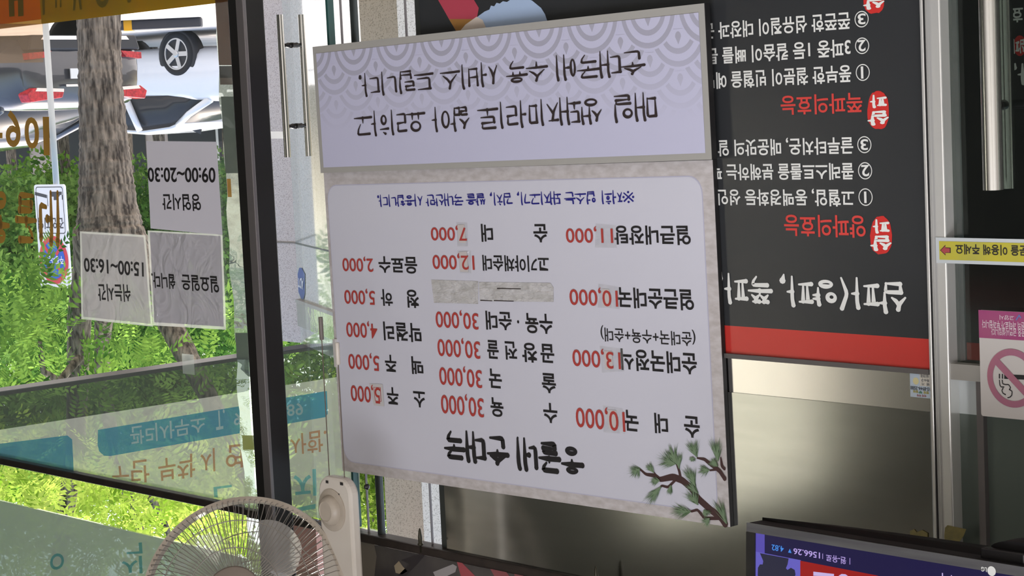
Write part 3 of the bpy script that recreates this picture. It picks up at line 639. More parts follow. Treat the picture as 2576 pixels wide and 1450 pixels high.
for a, b in (((1210, 756), (1240, 757)), ((1244, 756.5), (1294, 758)), ((1252, 726), (1312, 727))):
    mb.flat(BA, [BA.p2((a[0], a[1]-1.5)), BA.p2((b[0], b[1]-1)), BA.p2((b[0], b[1]+1)), BA.p2((a[0], a[1]+1))], ML+.0006)
obj('old_print_edge', mb, ink2, mA)
# painted pine branch
V, F = [], []
def br(pts, w0, w1):
    ribbon(V, F, [BA.p2(p) for p in pts], w0, w1/w0, 1)
S4 = lambda p: (1080+p[0]/3.389, 1020+p[1]/3.389)
for pts, a, b in (([(2524, 1010), (2490, 960), (2400, 890), (2300, 800), (2230, 700), (2160, 640), (2080, 610), (1970, 635), (1930, 600), (1850, 590), (1800, 545)], .013, .004), ([(2490, 965), (2350, 965), (2290, 890), (2240, 905)], .006, .004), ([(2150, 640), (2135, 560), (2110, 500)], .006, .003),
                  ([(2100, 640), (2040, 700), (1985, 685), (1960, 720)], .005, .003), ([(2280, 760), (2270, 680), (2255, 620)], .004, .003), ([(1955, 615), (1920, 570)], .003, .002), ([(2522, 625), (2480, 560), (2400, 500), (2350, 460), (2290, 450)], .008, .003), ([(2520, 540), (2500, 520), (2490, 450)], .006, .003), ([(2470, 545), (2400, 555)], .005, .003)):
    br([S4(p) for p in pts], a, b)
L_ = lifts(V, F); mb = MB(); mb.add([BA.p3(x, y, ML+l) for (x, y), l in zip(V, L_)], F); obj('pine_branch_painting', mb, mat('branch_paint', lin(66, 44, 42), .6), mA)
rn = random.Random(7)
for mi, col in enumerate(((84, 110, 76), (112, 134, 104))):
    mb = MB()
    for cx, cy, tx, ty, L, sp in ((2240, 905, 2000, 890, 150, 1.1), (2300, 850, 2200, 700, 140, .9), (2115, 500, 1960, 440, 150, 1.3), (2120, 500, 2060, 330, 150, .8), (2140, 540, 2130, 380, 120, .6), (1805, 540, 1730, 590, 95, 1.6), (1925, 575, 1860, 490, 85, .8), (1985, 690, 1860, 830, 160, .7), (1975, 640, 1890, 650, 75, 1.2), (2070, 680, 2050, 760, 70, .7),
                              (2280, 690, 2200, 500, 170, .7), (2300, 750, 2230, 680, 110, .7), (2290, 440, 2240, 300, 140, .9), (2470, 480, 2440, 270, 170, .7), (2400, 550, 2320, 560, 90, 1.3), (2470, 520, 2400, 460, 80, 1.1), (2545, 1010, 2480, 850, 190, .5), (2400, 960, 2350, 1010, 70, 1.2), (2350, 890, 2400, 960, 60, 1.4), (2255, 440, 2250, 470, 40, 2)):
        a0 = math.atan2(ty-cy, tx-cx)
        for k in range(34):
            a = a0+rn.uniform(-sp, sp)*.75; l = L*rn.uniform(.65, 1.05)*1.15; d = rn.uniform(0, .45)*L
            sx, sy = cx+math.cos(a0)*d, cy+math.sin(a0)*d
            e = (sx+math.cos(a)*l*.8, sy+math.sin(a)*l*.8); wd = 3.2
            mb.flat(BA, [BA.p2(S4((sx-math.sin(a)*wd, sy+math.cos(a)*wd))), BA.p2(S4(e)), BA.p2(S4((sx+math.sin(a)*wd, sy-math.cos(a)*wd)))], ML+.0009+.0012*mi+(k % 34)*3e-5)
    # keep the print inside the board's edge
    mb2 = MB()
    for f in mb.f:
        if all((Vector(mb.v[i])-BA.o).dot(BA.ex) > ax0 for i in f): mb2.add([mb.v[i] for i in f], [(0, 1, 2)])
    obj('pine_needle_painting', mb2, mat('needle_paint', lin(*col), .6), mA)
# white cable clip on the board's far edge
p = BA.p2((848, 888))
obj('edge_clip', MB().prism(BA, [(p[0]+dx, p[1]+dz) for dx, dz in ((-.004, -.03), (.006, -.03), (.006, .03), (-.004, .03))], 0, .006), mat('clip_white', lin(190, 188, 184), .4), mA, bevel=.001)

BB = board_fr((1790, 400), .0155, 2.557)
mB = thing('notice_board', BB.p3(0, -.26), 'lilac notice board with two brush lines and a grey wave pattern, adjoining the menu', 'notice board')
q = [BB.p2(p) for p in ((1771, 8), (788, 118), (805, 437), (1790, 400))]
bx0, bx1 = (q[0][0]+q[3][0])/2, (q[1][0]+q[2][0])/2; bz0, bz1 = (q[0][1]+q[1][1])/2, (q[2][1]+q[3][1])/2
obj('board', MB().prism(BB, [(bx0, bz0), (bx1, bz0), (bx1, bz1), (bx0, bz1)], -.014, -.001), blackedge, mB)
fB = obj('grey_border', MB().prism(BB, [(bx0, bz0), (bx1, bz0), (bx1, bz1), (bx0, bz1)], -.001, 0), mat('grey_print_border', lin(158, 157, 152), .6), mB)
q = [BB.p2(p) for p in ((1758.2, 32.3), (797, 134), (813.5, 420.7), (1774.4, 386.4))]
jx0, jx1 = (q[0][0]+q[3][0])/2, (q[1][0]+q[2][0])/2; jz0, jz1 = (q[0][1]+q[1][1])/2, (q[2][1]+q[3][1])/2
LILAC = lin(186, 187, 210)
obj('lilac_field', MB().flat(BB, [(jx0, jz0), (jx1, jz0), (jx1, jz1), (jx0, jz1)], .0004), mat('lilac_print', LILAC, .6), fB)
def fade(name, c1):
    m, t, out = base(name); L = t.links.new; p_ = t.nodes.new('ShaderNodeBsdfPrincipled'); p_.inputs['Roughness'].default_value = .6
    tc = t.nodes.new('ShaderNodeTexCoord'); sp_ = t.nodes.new('ShaderNodeSeparateXYZ'); L(tc.outputs['Object'], sp_.inputs[0])
    mr = t.nodes.new('ShaderNodeMapRange'); mr.inputs[1].default_value = .05; mr.inputs[2].default_value = .19; L(sp_.outputs[2], mr.inputs[0])
    mx = t.nodes.new('ShaderNodeMix'); mx.data_type = 'RGBA'; mx.inputs[6].default_value = c1; mx.inputs[7].default_value = LILAC
    L(mr.outputs[0], mx.inputs[0]); L(mx.outputs[2], p_.inputs[0]); L(p_.outputs[0], out.inputs[0]); return m
def clipv(pts, i, v, s):                        # keep the polygon's part where s*(p[i]-v) >= 0
    out = []
    for a, b in zip(pts, pts[1:]+pts[:1]):
        da, db = s*(a[i]-v), s*(b[i]-v)
        if da >= 0: out.append(a)
        if (da >= 0) != (db >= 0): t = da/(da-db); out.append((a[0]+(b[0]-a[0])*t, a[1]+(b[1]-a[1])*t))
    return out
def clipb(pts):
    for i, v, s in ((0, jx0, 1), (0, jx1, -1), (1, jz0, 1), (1, jz1, -1)):
        if pts: pts = clipv(pts, i, v, s)
    return pts
ringm, discm = MB(), MB()
R = .069; lvl = 0
for row in range(7, -1, -1):
    zc = jz0-.012+row*R*.52; off = (row % 2)*R; lvl += 1
    for k in range(-1, 10):
        xc = jx0-.02+k*2*R+off; n = 20
        arc = lambda r: [(xc+r*math.cos(math.pi*i/n), zc+r*math.sin(math.pi*i/n)) for i in range(n+1)]
        sc = clipb(arc(R))
        if len(sc) > 2: discm.flat(BB, sc, .0004+.00008*lvl)
        for r0, r1 in ((.80, .94), (.48, .62)):
            A_, B2 = arc(R*r1), arc(R*r0)
            for i in range(n):
                c_ = clipb([A_[i], A_[i+1], B2[i+1], B2[i]] if r0 else [A_[i], A_[i+1], (xc, zc)])
                if len(c_) > 2: ringm.flat(BB, c_, .00044+.00008*lvl)
        dr_ = clipb([(xc+.1*R*math.cos(a)*(1 if math.sin(a) < 0 else 1-math.sin(a)*.8), zc+.19*R+.13*R*math.sin(a)*(1.5 if math.sin(a) > 0 else 1)) for a in [i*math.pi/8 for i in range(16)]])
        if len(dr_) > 2: ringm.flat(BB, dr_, .00046+.00008*lvl)
discs = obj('wave_ground', discm, mat('lilac_print_ground', LILAC, .6), fB)
rings = obj('wave_pattern', ringm, fade('grey_wave_print', lin(160, 160, 176)), fB)
text('brush_lettering', mB, ink2, BB, [(brush('매일 생돼지머리로 삶아 요리하고', .105, .4, 1.0, .42, jit=.03), (1653, 228), (895, 347))], .0018)
text('brush_lettering', mB, ink2, BB, [(brush('순대국에 수육 서비스 드립니다.', .105, .4, 1.0, .42, jit=.03), (1623.8, 118), (907, 247))], .0018)

# ------------------------------------------------------------------ papers on the window pane
PF = wall(2.594)
papA = film('office_paper', (.30, .295, .325, 1), 1, .35)
papB = film('laminated_paper', (.30, .29, .325, 1), .94, .35, gloss=1.5)
papC = film('thin_laminated_paper', (.34, .325, .34, 1), .72, .4, gloss=1.5)
lamm = film('laminate_margin', (.7, .72, .66, 1), .5, .5, gloss=1.5)
def sheet(name, pts, m, parent, amp=0, lift=0, n=14, seed=1):
    mb = MB(); c = [PF.p2(p) for p in pts]; rn = random.Random(seed); ph = [rn.uniform(0, 6) for _ in range(6)]
    vs = []
    for j in range(n+1):
        for i in range(n+1):
            s, t = i/n, j/n; a, b = [c[0][k]*(1-s)*(1-t)+c[1][k]*s*(1-t)+c[2][k]*s*t+c[3][k]*(1-s)*t for k in (0, 1)]
            l = lift+amp*(1+math.sin(7*s+ph[0]+3*t)*.5+math.sin(9*t*s+ph[1])*.5+.35*math.sin(16*s-9*t+ph[2])); vs.append(PF.p3(a, b, l))
    mb.add(vs, [(j*(n+1)+i, j*(n+1)+i+1, (j+1)*(n+1)+i+1, (j+1)*(n+1)+i) for j in range(n) for i in range(n)])
    return obj(name, mb, m, parent, True)
pa = thing('hours_notice', PF.p3(*PF.p2((455, 470))), 'plain white paper with opening hours 09:00~20:30 taped to the window pane', 'paper notice')
sheet('paper', [(545, 357), (368, 355), (379, 575), (560, 592)], papA, pa, .0003)
text('lettering', pa, ink, PF, [('09:00~20:30', [(543, 421), (372, 421), (374, 458), (544, 460)]), ('영업시간', [(505, 488), (409, 488), (411, 528), (508, 532)])], .0016, .022)
pb = thing('closing_day_notice', PF.p3(*PF.p2((470, 700))), 'glossy laminated sheet with the Sunday closing notice, next to the column', 'paper notice')
sheet('laminate', [(560, 590), (372, 580), (387, 819), (570, 830)], lamm, pb, .0011, .0005, seed=5)
sheet('paper', [(556, 594), (378, 584), (391, 811), (565, 822)], papB, pb, .0011, .0012, seed=5)
text('lettering', pb, ink, PF, [('일요일은', [(553, 695), (460, 690), (462, 730), (556, 738)]), ('쉽니다.', [(444, 690), (384, 684), (387, 724), (446, 728)])], .0044, .022)
pc = thing('break_time_notice', PF.p3(*PF.p2((290, 700))), 'wrinkled see-through laminated sheet with the break time, over the tree trunk', 'paper notice')
sheet('laminate', [(368, 592), (202, 582), (206, 803), (386, 822)], lamm, pc, .0011, .0005, seed=9)
sheet('paper', [(364, 597), (207, 587), (211, 797), (381, 815)], papC, pc, .0011, .0012, seed=9)
text('lettering', pc, mat('grey_ink', lin(54, 54, 54), .6), PF, [('15:00~16:30', [(365, 660), (214, 648), (216, 684), (366, 697)]), ('쉬는시간', [(331, 715), (249, 714), (252, 757), (334, 760)])], .0044, .022)
tag(obj('tape_piece', MB().flat(PF, [PF.p2(p) for p in ((458, 890), (488, 893), (491, 944), (461, 940))], .001), film('frosted_tape', (.6, .66, .6, 1), .4, .5)), 'small square of frosted tape on the pane, over the outdoor beam', 'tape')
# ------------------------------------------------------------------ lettering and films on the panes
goldm = film('gold_vinyl', lin(132, 98, 26), 1, .15)
OF = wall(2.606)
dec = thing('window_decal', OF.p3(*OF.p2((60, 560))), 'gold brush letters of the shop name stuck on the window, read from outside', 'decal')
text('lettering', dec, goldm, OF, [(brush('네', .17, .6, jit=.04), [(150, 478), (95, 478), (100, 622), (152, 622)]), (brush('골', .15, .6), [(94, 484), (36, 482), (40, 613), (94, 614)]), (brush('웅', .15, .6), [(28, 482), (-24, 480), (-20, 612), (24, 613)])], mirror=True)
dec2 = thing('window_decal', OF.p3(*OF.p2((60, 340))), 'gold telephone digits on the window, read from outside, over the parked cars', 'decal')
text('lettering', dec2, goldm, OF, [('1', [(124, 294), (108, 294), (111, 391), (126, 391)]), ('0', [(98, 296), (61, 294), (64, 374), (100, 375)]), ('9', [(52, 278), (13, 277), (16, 370), (53, 371)]), ('-', [(7, 334), (-16, 334), (-16, 348), (7, 348)])], mirror=True, bold=.02)
# yellow film along the lower edge of the pane
zy = (Z(0, 72.2, 2.606)+Z(540, 9.3, 2.606))/2
xo = X(103, 40, 2.606)
yel = thing('window_overlay', (4.6, 2.606, .6), 'olive yellow film strip with dark letters along the foot of the window', 'window film')
obj('film', MB().box((cx1, 2.6062, .72), (xo, 2.6068, zy)), film('yellow_film', lin(150, 116, 6), .85, .3, tint=(.6, .48, .03, 1), c2=lin(142, 118, 14)), yel)
obj('orange_film', MB().box((xo, 2.6062, .72), (XR-.05, 2.6068, zy-.012)), film('orange_film', lin(186, 108, 4), .85, .3, tint=(.6, .3, .02, 1)), yel)
obj('film_edge', MB().box((xo, 2.6062, zy-.012), (XR-.05, 2.6067, zy)), film('ochre_film', lin(186, 146, 30), .85, .35), yel)
text('lettering', yel, film('dark_print', lin(110, 96, 20), 1, .3), wall(2.605), [('ㅐ', [(58, -70), (20, -60), (24, 44), (60, 40)]), ('ㅣ', [(113, -70), (105, -70), (108, 38), (113, 37)]), ('U', [(155, -75), (138, -75), (140, 20), (155, 18)]), ('V', [(206, -75), (180, -75), (184, 27), (207, 24)]), ('O', [(277, -60), (238, -60), (240, 21), (277, 18)]), ('A', [(348, -60), (300, -60), (303, 8), (349, 5)])], bold=.03, mirror=True)
brp = tag(obj('tinted_sticker', MB().flat(OF, [OF.p2(p) for p in ((0-60, 160), (-60, 60), (108, 60), (110, 157))], .0008), film('brown_tint', (.30, .22, .15, 1), .35, .5, tint=(.75, .62, .5, 1))), 'see-through brownish film patch at the corner of the window, over the parked car', 'window film')
# banner view with its haze and dark tone painted flat onto the panes
def filmset(par, sets, lift0=.0):
    for nm, pts, m in sets: obj(nm, MB().flat(OF, [OF.p2(p) for p in pts], lift0), m, par)
ground = film('pale_haze_overlay', (.66, .70, .62, 1), .31, .45, tint=(.40, .45, .42, 1))
dark = film('dark_tone_overlay', (.16, .18, .16, 1), .2, .4, tint=(.22, .25, .25, 1))
tealf = film('teal_film', (.05, .28, .44, 1), .5, .45, tint=(.3, .5, .55, 1))
lett = film('pale_letter_film', (.9, .92, .84, 1), .8, .45, tint=(.5, .5, .5, 1))
terra = film('terracotta_film', (.46, .24, .14, 1), .5, .45, tint=(.7, .5, .4, 1))
teal2 = film('teal_letter_film', (.12, .42, .48, 1), .5, .45, tint=(.5, .7, .7, 1))
zt2 = lambda px: 1151+.2006*px+4                # the transom's lower edge in the picture
fl = thing('window_overlay', OF.p3(*OF.p2((400, 1100))), 'painted banner view with haze, teal band and mirrored letters on the pane of papers', 'window film')
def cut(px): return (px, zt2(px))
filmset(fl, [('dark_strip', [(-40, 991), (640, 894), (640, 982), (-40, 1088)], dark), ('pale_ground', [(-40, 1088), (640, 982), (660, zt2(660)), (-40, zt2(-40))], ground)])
filmset(fl, [('teal_band', [(247, 1082), (606, 1022), (612, 1089), (278, 1148), (262, 1147), (250, 1136), (246, 1120)], tealf), ('teal_patch', [(-40, 1122), (170, 1096), (182, 1106), (186, 1186), (-40, 1140)], tealf)], .0006)
q4 = lambda a, b, c, d: [a, b, c, d]
text('lettering', fl, lett, OF, [('관리사무소', [(517, 1046), (327, 1074), (330, 1122), (519, 1088)]), ('T.', [(566, 1030), (543, 1034), (545, 1083), (569, 1078)]), ('9', [(606, 1038), (589, 1040), (590, 1072), (607, 1068)])], .0014, .012, True)
text('lettering', fl, terra, OF, [('시', [(541, 1127), (505, 1132), (506, 1190), (543, 1186)]), ('부착', [(492, 1140), (398, 1156), (402, 1214), (492, 1200)]), ('단', [(375, 1155), (330, 1161), (332, 1216), (378, 1214)]), ('연', [(614, 1116), (568, 1122), (570, 1180), (614, 1176)]), ('ㅜ', [(324, 1170), (280, 1176), (284, 1202), (326, 1200)])], -.0+.0014, .012, True)
text('lettering', fl, teal2, OF, [('ㄴ', [(584, 1220), (538, 1226), (540, 1252), (586, 1248)])], -.0+.0014, .02, True)
fl2 = thing('window_overlay', OF.p3(*OF.p2((780, 1100))), 'painted banner view with haze and mirrored digits between the black column and menu board', 'window film')
filmset(fl2, [('dark_strip', [(690, 890), (905, 856), (905, 940), (690, 974)], film('dark_tone_overlay', (.16, .18, .16, 1), .2, .4, tint=(.42, .46, .42, 1))), ('pale_ground', [(690, 973), (905, 940), (905, 1320), (690, 1288)], ground)])
filmset(fl2, [('teal_band', [(690, 1006), (823, 984), (825, 1042), (819, 1050), (700, 1071), (690, 1071)], tealf)], .0006)
text('lettering', fl2, lett, OF, [('89', [(763, 1012), (722, 1019), (724, 1048), (764, 1044)])], .0014, .014, True)
text('lettering', fl2, terra, OF, [('사함.', [(822, 1079), (730, 1095), (733, 1146), (824, 1136)])], -.0+.0014, .012, True)
text('lettering', fl2, teal2, OF, [('지', [(796, 1180), (738, 1184), (742, 1253), (798, 1247)]), ('ㅡ', [(795, 1268), (740, 1280), (740, 1290), (795, 1280)])], -.0+.0014, .02, True)
UF = wall(2.62)
fl3 = thing('window_overlay', UF.p3(*UF.p2((100, 1400))), 'grey painted haze with teal letters on the far pane, past the fan guard', 'window film')
mbf = MB().box((cx1+.3, 2.616, zs), (XR-.05, 2.619, 3.0))
obj('film', mbf, film('haze_overlay', (.42, .46, .42, 1), .52, .4, tint=(.5, .56, .52, 1)), fl3)  # haze on the upper pane, painted as a grey sheet
text('lettering', fl3, teal2, UF, [('ㄱ', [(362, 1364), (322, 1370), (324, 1394), (364, 1392)]), ('시', [(362, 1398), (310, 1404), (314, 1446), (364, 1442)]), ('O', [(166, 1390), (132, 1394), (130, 1436), (166, 1430)])], .006, .02, True)
tag(obj('tape_piece', MB().flat(PF, [PF.p2(p) for p in ((674, 331), (714, 331), (716, 349), (675, 349))], .001), film('pale_tape', (.8, .82, .8, 1), .5, .5)), 'short pale strip of tape on the door glass at the steel bar handles', 'tape')
# wavy clear draught strip
stripm = glass('clear_plastic', (.86, .92, .84, 1), .12, (.6, .66, .5, 1))
def wavy():
    m, t, out = base('wavy_plastic'); L = t.links.new
    p_ = t.nodes.new('ShaderNodeBsdfRefraction'); p_.inputs['IOR'].default_value = 1.12; p_.inputs['Roughness'].default_value = .03; p_.inputs[0].default_value = (.86, .9, .82, 1)
    tc = t.nodes.new('ShaderNodeTexCoord'); n = t.nodes.new('ShaderNodeTexNoise'); n.inputs['Scale'].default_value = 22
    mp = t.nodes.new('ShaderNodeMapping'); mp.inputs['Scale'].default_value = (.5, 1, 1); L(tc.outputs['Object'], mp.inputs[0]); L(mp.outputs[0], n.inputs['Vector'])
    b = t.nodes.new('ShaderNodeBump'); b.inputs['Strength'].default_value = .5; b.inputs['Distance'].default_value = .01; L(n.outputs['Fac'], b.inputs['Height']); L(b.outputs[0], p_.inputs['Normal'])
    g = t.nodes.new('ShaderNodeBsdfGlossy'); g.inputs['Roughness'].default_value = .05; L(b.outputs[0], g.inputs['Normal'])
    f_ = fres(t, 1.4); x = t.nodes.new('ShaderNodeMixShader'); L(f_.outputs[0], x.inputs[0]); L(p_.outputs[0], x.inputs[1]); L(g.outputs[0], x.inputs[2]); L(x.outputs[0], out.inputs[0]); return m
ds = thing('draught_strip', (cx1+.02, 2.55, .3), 'clear wavy plastic strip taped along the black column beside the window pane', 'plastic strip')
xsa, xsb = X(612, 300, 2.55), X(558, 300, 2.55)
mb = MB(); n = 60
vs = []
for j in range(n+1):
    z = .5+2.1*j/n
    for i in range(5): vs.append((xsa+(xsb-xsa)*i/4, 2.55+.003*math.sin(j*1.7+i)+.002*math.sin(j*.6), z))
mb.add(vs, [(j*5+i, j*5+i+1, j*5+i+6, j*5+i+5) for j in range(n) for i in range(4)])
obj('strip', mb, wavy(), ds, True)
TF = wall(2.545)
xl = lambda y: 541+.0605*y
def sl(y0, y1, w0=0, w1=40): return [(xl(y0)+w0, y0), (xl(y0)+w1, y0), (xl(y1)+w1, y1), (xl(y1)+w0, y1)]
for pts, c in ((sl(450, 496, 2, 12), (148, 108, 40)), (sl(1096, 1132, 2), (150, 156, 84)), (sl(-40, 164), (70, 46, 34)), (sl(166, 196), (52, 50, 49)), (sl(196, 213), (86, 78, 72)), (sl(243, 436), (78, 86, 80)), (sl(838, 905), (84, 92, 88))):
    obj('tape_reflection_strip', MB().flat(TF, [TF.p2(p) for p in pts], 0), film('strip_tape_reflection', lin(*c), .93, .25), ds)  # tape pieces, and grey ones painting what shows mirrored in the strip
# ------------------------------------------------------------------ wall fan
ivory = mat('ivory_plastic', lin(206, 200, 190), .35, c2=lin(192, 184, 172), scale=5)
ivoryd = mat('worn_ivory_plastic', lin(178, 168, 154), .4, c2=lin(160, 150, 136), scale=14)
wirem = mat('grey_wire', lin(150, 145, 138), .35, .6)
Yb = 2.38
fb0, fb1 = onY(883.5, 1300, Yb).x, onY(804, 1300, Yb).x
ybk = onX(907, 1300, fb0).y
zb = onY(850, 1203, Yb).z
fan = thing('wall_fan', ((fb0+fb1)/2, Yb, zb), 'off-white wall fan with a round wire guard and a dial on its base', 'fan')
FF = wall(Yb)
hw, r_ = (fb1-fb0)/2, .03
shp = rrect(fb0, zb-O.z*0, fb1, 2.62, .035, 8)
shp = [(a, b) for a, b in shp]
bodyb = MB().prism(wall(Yb), shp, -(ybk-Yb), 0)
obj('base', bodyb, ivory, fan, bevel=.006)
cdl = onY(836, 1284, Yb)
mb = MB().lathe(cdl, (0, -1, 0), [(.043, 0), (.043, .002), (.038, .004), (.031, .004), (.0295, .009), (.026, .015), (.02, .018), (.019, .0165), (.008, .0165)], 36)
o = obj('speed_dial', mb, ivoryd, fan, True); o.modifiers.new('e', 'EDGE_SPLIT').split_angle = .7
FL = wall(Yb-.001)
text('dial_lettering', fan, ink, FL, [('0', (842, 1236), (838, 1241)), ('1', (854, 1243), (850, 1249)), ('2', (868, 1288), (865, 1294)), ('3', (856, 1318), (852, 1324)), ('‖', (863, 1215), (856, 1221)), ('‖', (826, 1210), (820, 1216))], .0005, .03)
obj('side_screw', MB().lathe((fb0, (Yb+ybk)/2+.03, onX(907, 1228, fb0).z), (-1, 0, 0), [(.006, 0), (.006, .004), (.003, .006)], 12), blackal, fan)
# pull cords
for px0, py0, px1, py1 in ((829, 1205, 808, 798), (867, 1208, 847.5, 862)):
    a = onY(px0, py0, Yb+.012); b = onY(px1, py1, Yb+.012)
    kz = onY(px1, 856 if px1 < 820 else 918, Yb+.012).z
    x_ = a.x
    c = obj('pull_cord', MB().tube([(x_, Yb+.012, a.z+.01), (x_, Yb+.012, kz)], .0011, 8), mat('cord_grey', lin(96, 86, 76), .7), fan)
    obj('cord_knob', MB().lathe((x_, Yb+.012, b.z), (0, 0, 1), [(.0042, 0), (.0045, .002), (.0045, kz-b.z-.002), (.003, kz-b.z)], 12), mat('knob_grey', lin(104, 98, 92), .5) if px1 < 820 else ivory, c, True)
# guard, blades and motor
dep = 4.02
cen = at(613, 1513, dep)
axis = (-(cen-O).normalized()+ (-CR)*-.0).normalized()
axis = (axis + CR*-.28 + CU*.16).normalized()           # tilted a little, as it hangs
RG = 265/FPX*dep*1.0
u = axis.orthogonal().normalized(); v_ = axis.cross(u)
P = lambda r, a, h: cen+(u*math.cos(a)+v_*math.sin(a))*r+axis*h
gr = MB().lathe(cen, axis, [(RG-.010, -.011), (RG, -.011), (RG+.002, 0), (RG, .011), (RG-.010, .011), (RG-.008, 0), (RG-.010, -.011)], 96, False)
o = obj('guard_ring', gr, ivoryd, fan, True); o.modifiers.new('e', 'EDGE_SPLIT').split_angle = .8
def cage(n, sgn, tw):
    mb = MB()
    for k in range(n):
        a = 2*math.pi*k/n
        pts = [P(.055, a, sgn*.075), P(RG*.5, a+tw*.25, sgn*.072), P(RG*.8, a+tw*.6, sgn*.055), P(RG*.95, a+tw*.9, sgn*.028), P(RG-.004, a+tw, 0)]
        mb.tube(pts, .0008, 5, False)
    return mb
fg = cage(110, 1, .16)
for r, h in ((RG*.72, .062), (RG*.45, .0735)):
    pts = [P(r, 2*math.pi*k/64, h) for k in range(65)]; fg.tube(pts, .0011, 5, False)
obj('front_guard', fg, wirem, fan, True)
bg_ = cage(84, -1, -.2)
for r, h in ((RG*.72, -.062), (RG*.45, -.0735)):
    bg_.tube([P(r, 2*math.pi*k/64, h) for k in range(65)], .0011, 5, False)
obj('rear_guard', bg_, wirem, fan, True)
obj('guard_badge', MB().lathe(cen+axis*.072, axis, [(.057, 0), (.058, .004), (.054, .007), (.02, .009), (.002, .009)], 40), mat('taupe_badge', lin(128, 118, 108), .4), fan, True)
blm = glass('smoky_blade_plastic', (.86, .86, .85, 1), .42, (.58, .57, .55, 1))
for kb in range(5):
    a0 = 2*math.pi*kb/5+.35; mb = MB(); N, Mr = 10, 8; vs = []
    for j in range(Mr+1):
        r = .04+(RG*.82-.04)*j/Mr; wd = .62-.14*j/Mr+.1*math.sin(math.pi*j/Mr)
        for i in range(N+1):
            s = i/N-.5; lead = .20*(j/Mr)**1.5; rr = r*(1-.10*(2*s)**2*(j/Mr)); vs.append(P(rr, a0+s*wd*1.5+lead, .028*s*2*(.5+.5*(1-j/Mr))))
    mb.add(vs, [(j*(N+1)+i, j*(N+1)+i+1, (j+1)*(N+1)+i+1, (j+1)*(N+1)+i) for j in range(Mr) for i in range(N)])
    obj('blade', mb, blm, fan, True)
obj('blade_hub', MB().lathe(cen-axis*.03, axis, [(.042, 0), (.044, .03), (.036, .06), (.01, .066)], 32), ivoryd, fan, True)
obj('motor_housing', MB().lathe(cen-axis*.075, axis, [(.058, 0), (.066, -.02), (.066, -.07), (.055, -.11), (.02, -.125)], 36), ivory, fan, True)
nk = cen-axis*.14
obj('neck', MB().tube([nk, (nk.x, nk.y+.02, nk.z+.05), ((fb0+fb1)/2, Yb+.01, 2.5), ((fb0+fb1)/2, Yb+.02, 2.58)], [.026, .024, .024, .026], 16), ivory, fan, True)
obj('wall_bracket', MB().box((fb0+.01, ybk, 2.35), (fb1-.01, 2.57, 2.6)), blackal, fan)
# ------------------------------------------------------------------ television
TY = 2.2
t_ = .06
TV = Fr(onY(1879, 1314, TY), (1, 0, 0), (0, -math.sin(t_), math.cos(t_)))
c = TV.p2((1879, 1314)); e = TV.p2((2495, 1438))
wid = 2*(c[0]-e[0]); zbt = c[1]; hgt = wid*.60
lx, rx = c[0]-wid, c[0]
tv = thing('television', TV.p3((lx+rx)/2, zbt), 'black flat television with a grey bezel and a lit purple news screen', 'television')
gloss = mat('gloss_black_plastic', lin(20, 19, 20), .22)
matb = mat('matt_black_plastic', lin(18, 17, 18), .6, spec=.2)
bez = .0145
za = TV.p2((2200, 1366))[1]-0
sb_ = TV.p2((1897, 1340.5))[1]; 
mb = MB()
mb.prism(TV, rrect(lx, zbt, rx, zbt+hgt, .006), -.03, 0)
obj('housing', mb, matb, tv, bevel=.003)
# rounded back shell, proud of the lower edge
mb = MB(); n = 16; vs = []
pr = [(0, 0), (.0, -.012), (.03, -.03), (.09, -.045), (.2, -.05)]
top = zbt+hgt*.9
prof = []
for i in range(n+1):
    s = i/n; k = math.sin(math.pi*s)**.45
    prof.append((lx+.004+(wid-.008)*s, k))
rows = [(zbt+.002, -.03), (zbt-.004, -.05), (zbt-.0005, -.092), (zbt+.03, -.11), (top, -.11)]
for (zr, l) in rows:
    for (x_, k) in prof: vs.append(TV.p3(x_, zr, -.03+(l+.03)*k))
mb.add(vs, [(r*(n+1)+i, r*(n+1)+i+1, (r+1)*(n+1)+i+1, (r+1)*(n+1)+i) for r in range(len(rows)-1) for i in range(n)])
obj('back_shell', mb, mat('dark_shell', lin(12, 11, 11), .6, spec=.1), tv, True)
obj('lower_bezel', MB().prism(TV, [(lx+.001, zbt+.0005), (rx-.001, zbt+.0005), (rx-.001, sb_), (lx+.001, sb_)], 0, .002), mat('gunmetal_bezel', lin(116, 116, 118), .32, .7, c2=lin(96, 96, 100), scale=5, stretch=(1, 1, 12)), tv)
sx1 = TV.p2((1902, 1400))[0]
obj('screen', MB().prism(TV, [(lx+.012, sb_), (sx1, sb_), (sx1, zbt+hgt-.014), (lx+.012, zbt+hgt-.014)], 0, .0004), emis('screen_navy', lin(32, 28, 66)), tv)
obj('side_bezel', MB().prism(TV, [(sx1, sb_), (rx-.001, sb_), (rx-.001, zbt+hgt-.001), (sx1, zbt+hgt-.001)], 0, .003), gloss, tv)
scr = [c_ for c_ in tv.children if c_.name.startswith('screen')][0]
C3 = lambda x, y: (1860+x/3.598, 1290+y/3.598)
def pic_(n, pts, col, l): return obj(n, MB().flat(TV, [TV.p2(C3(*p)) for p in pts], l), emis(n+'_light', lin(*col)), scr)
pic_('picture_panel', [(145, 180), (232, 200), (232, 372), (145, 352)], (86, 76, 168), .0008)
pic_('picture_panel', [(145, 352), (560, 432), (560, 640), (145, 640)], (100, 94, 186), .0008)
pic_('picture_dark_shape', [(190, 368), (450, 416), (440, 470), (425, 505), (440, 520), (470, 500), (505, 520), (512, 560), (500, 600), (500, 640), (180, 640), (170, 560), (172, 500), (190, 470), (215, 470), (220, 440)], (42, 42, 62), .0010)  # dark shape in the picture shown on the screen
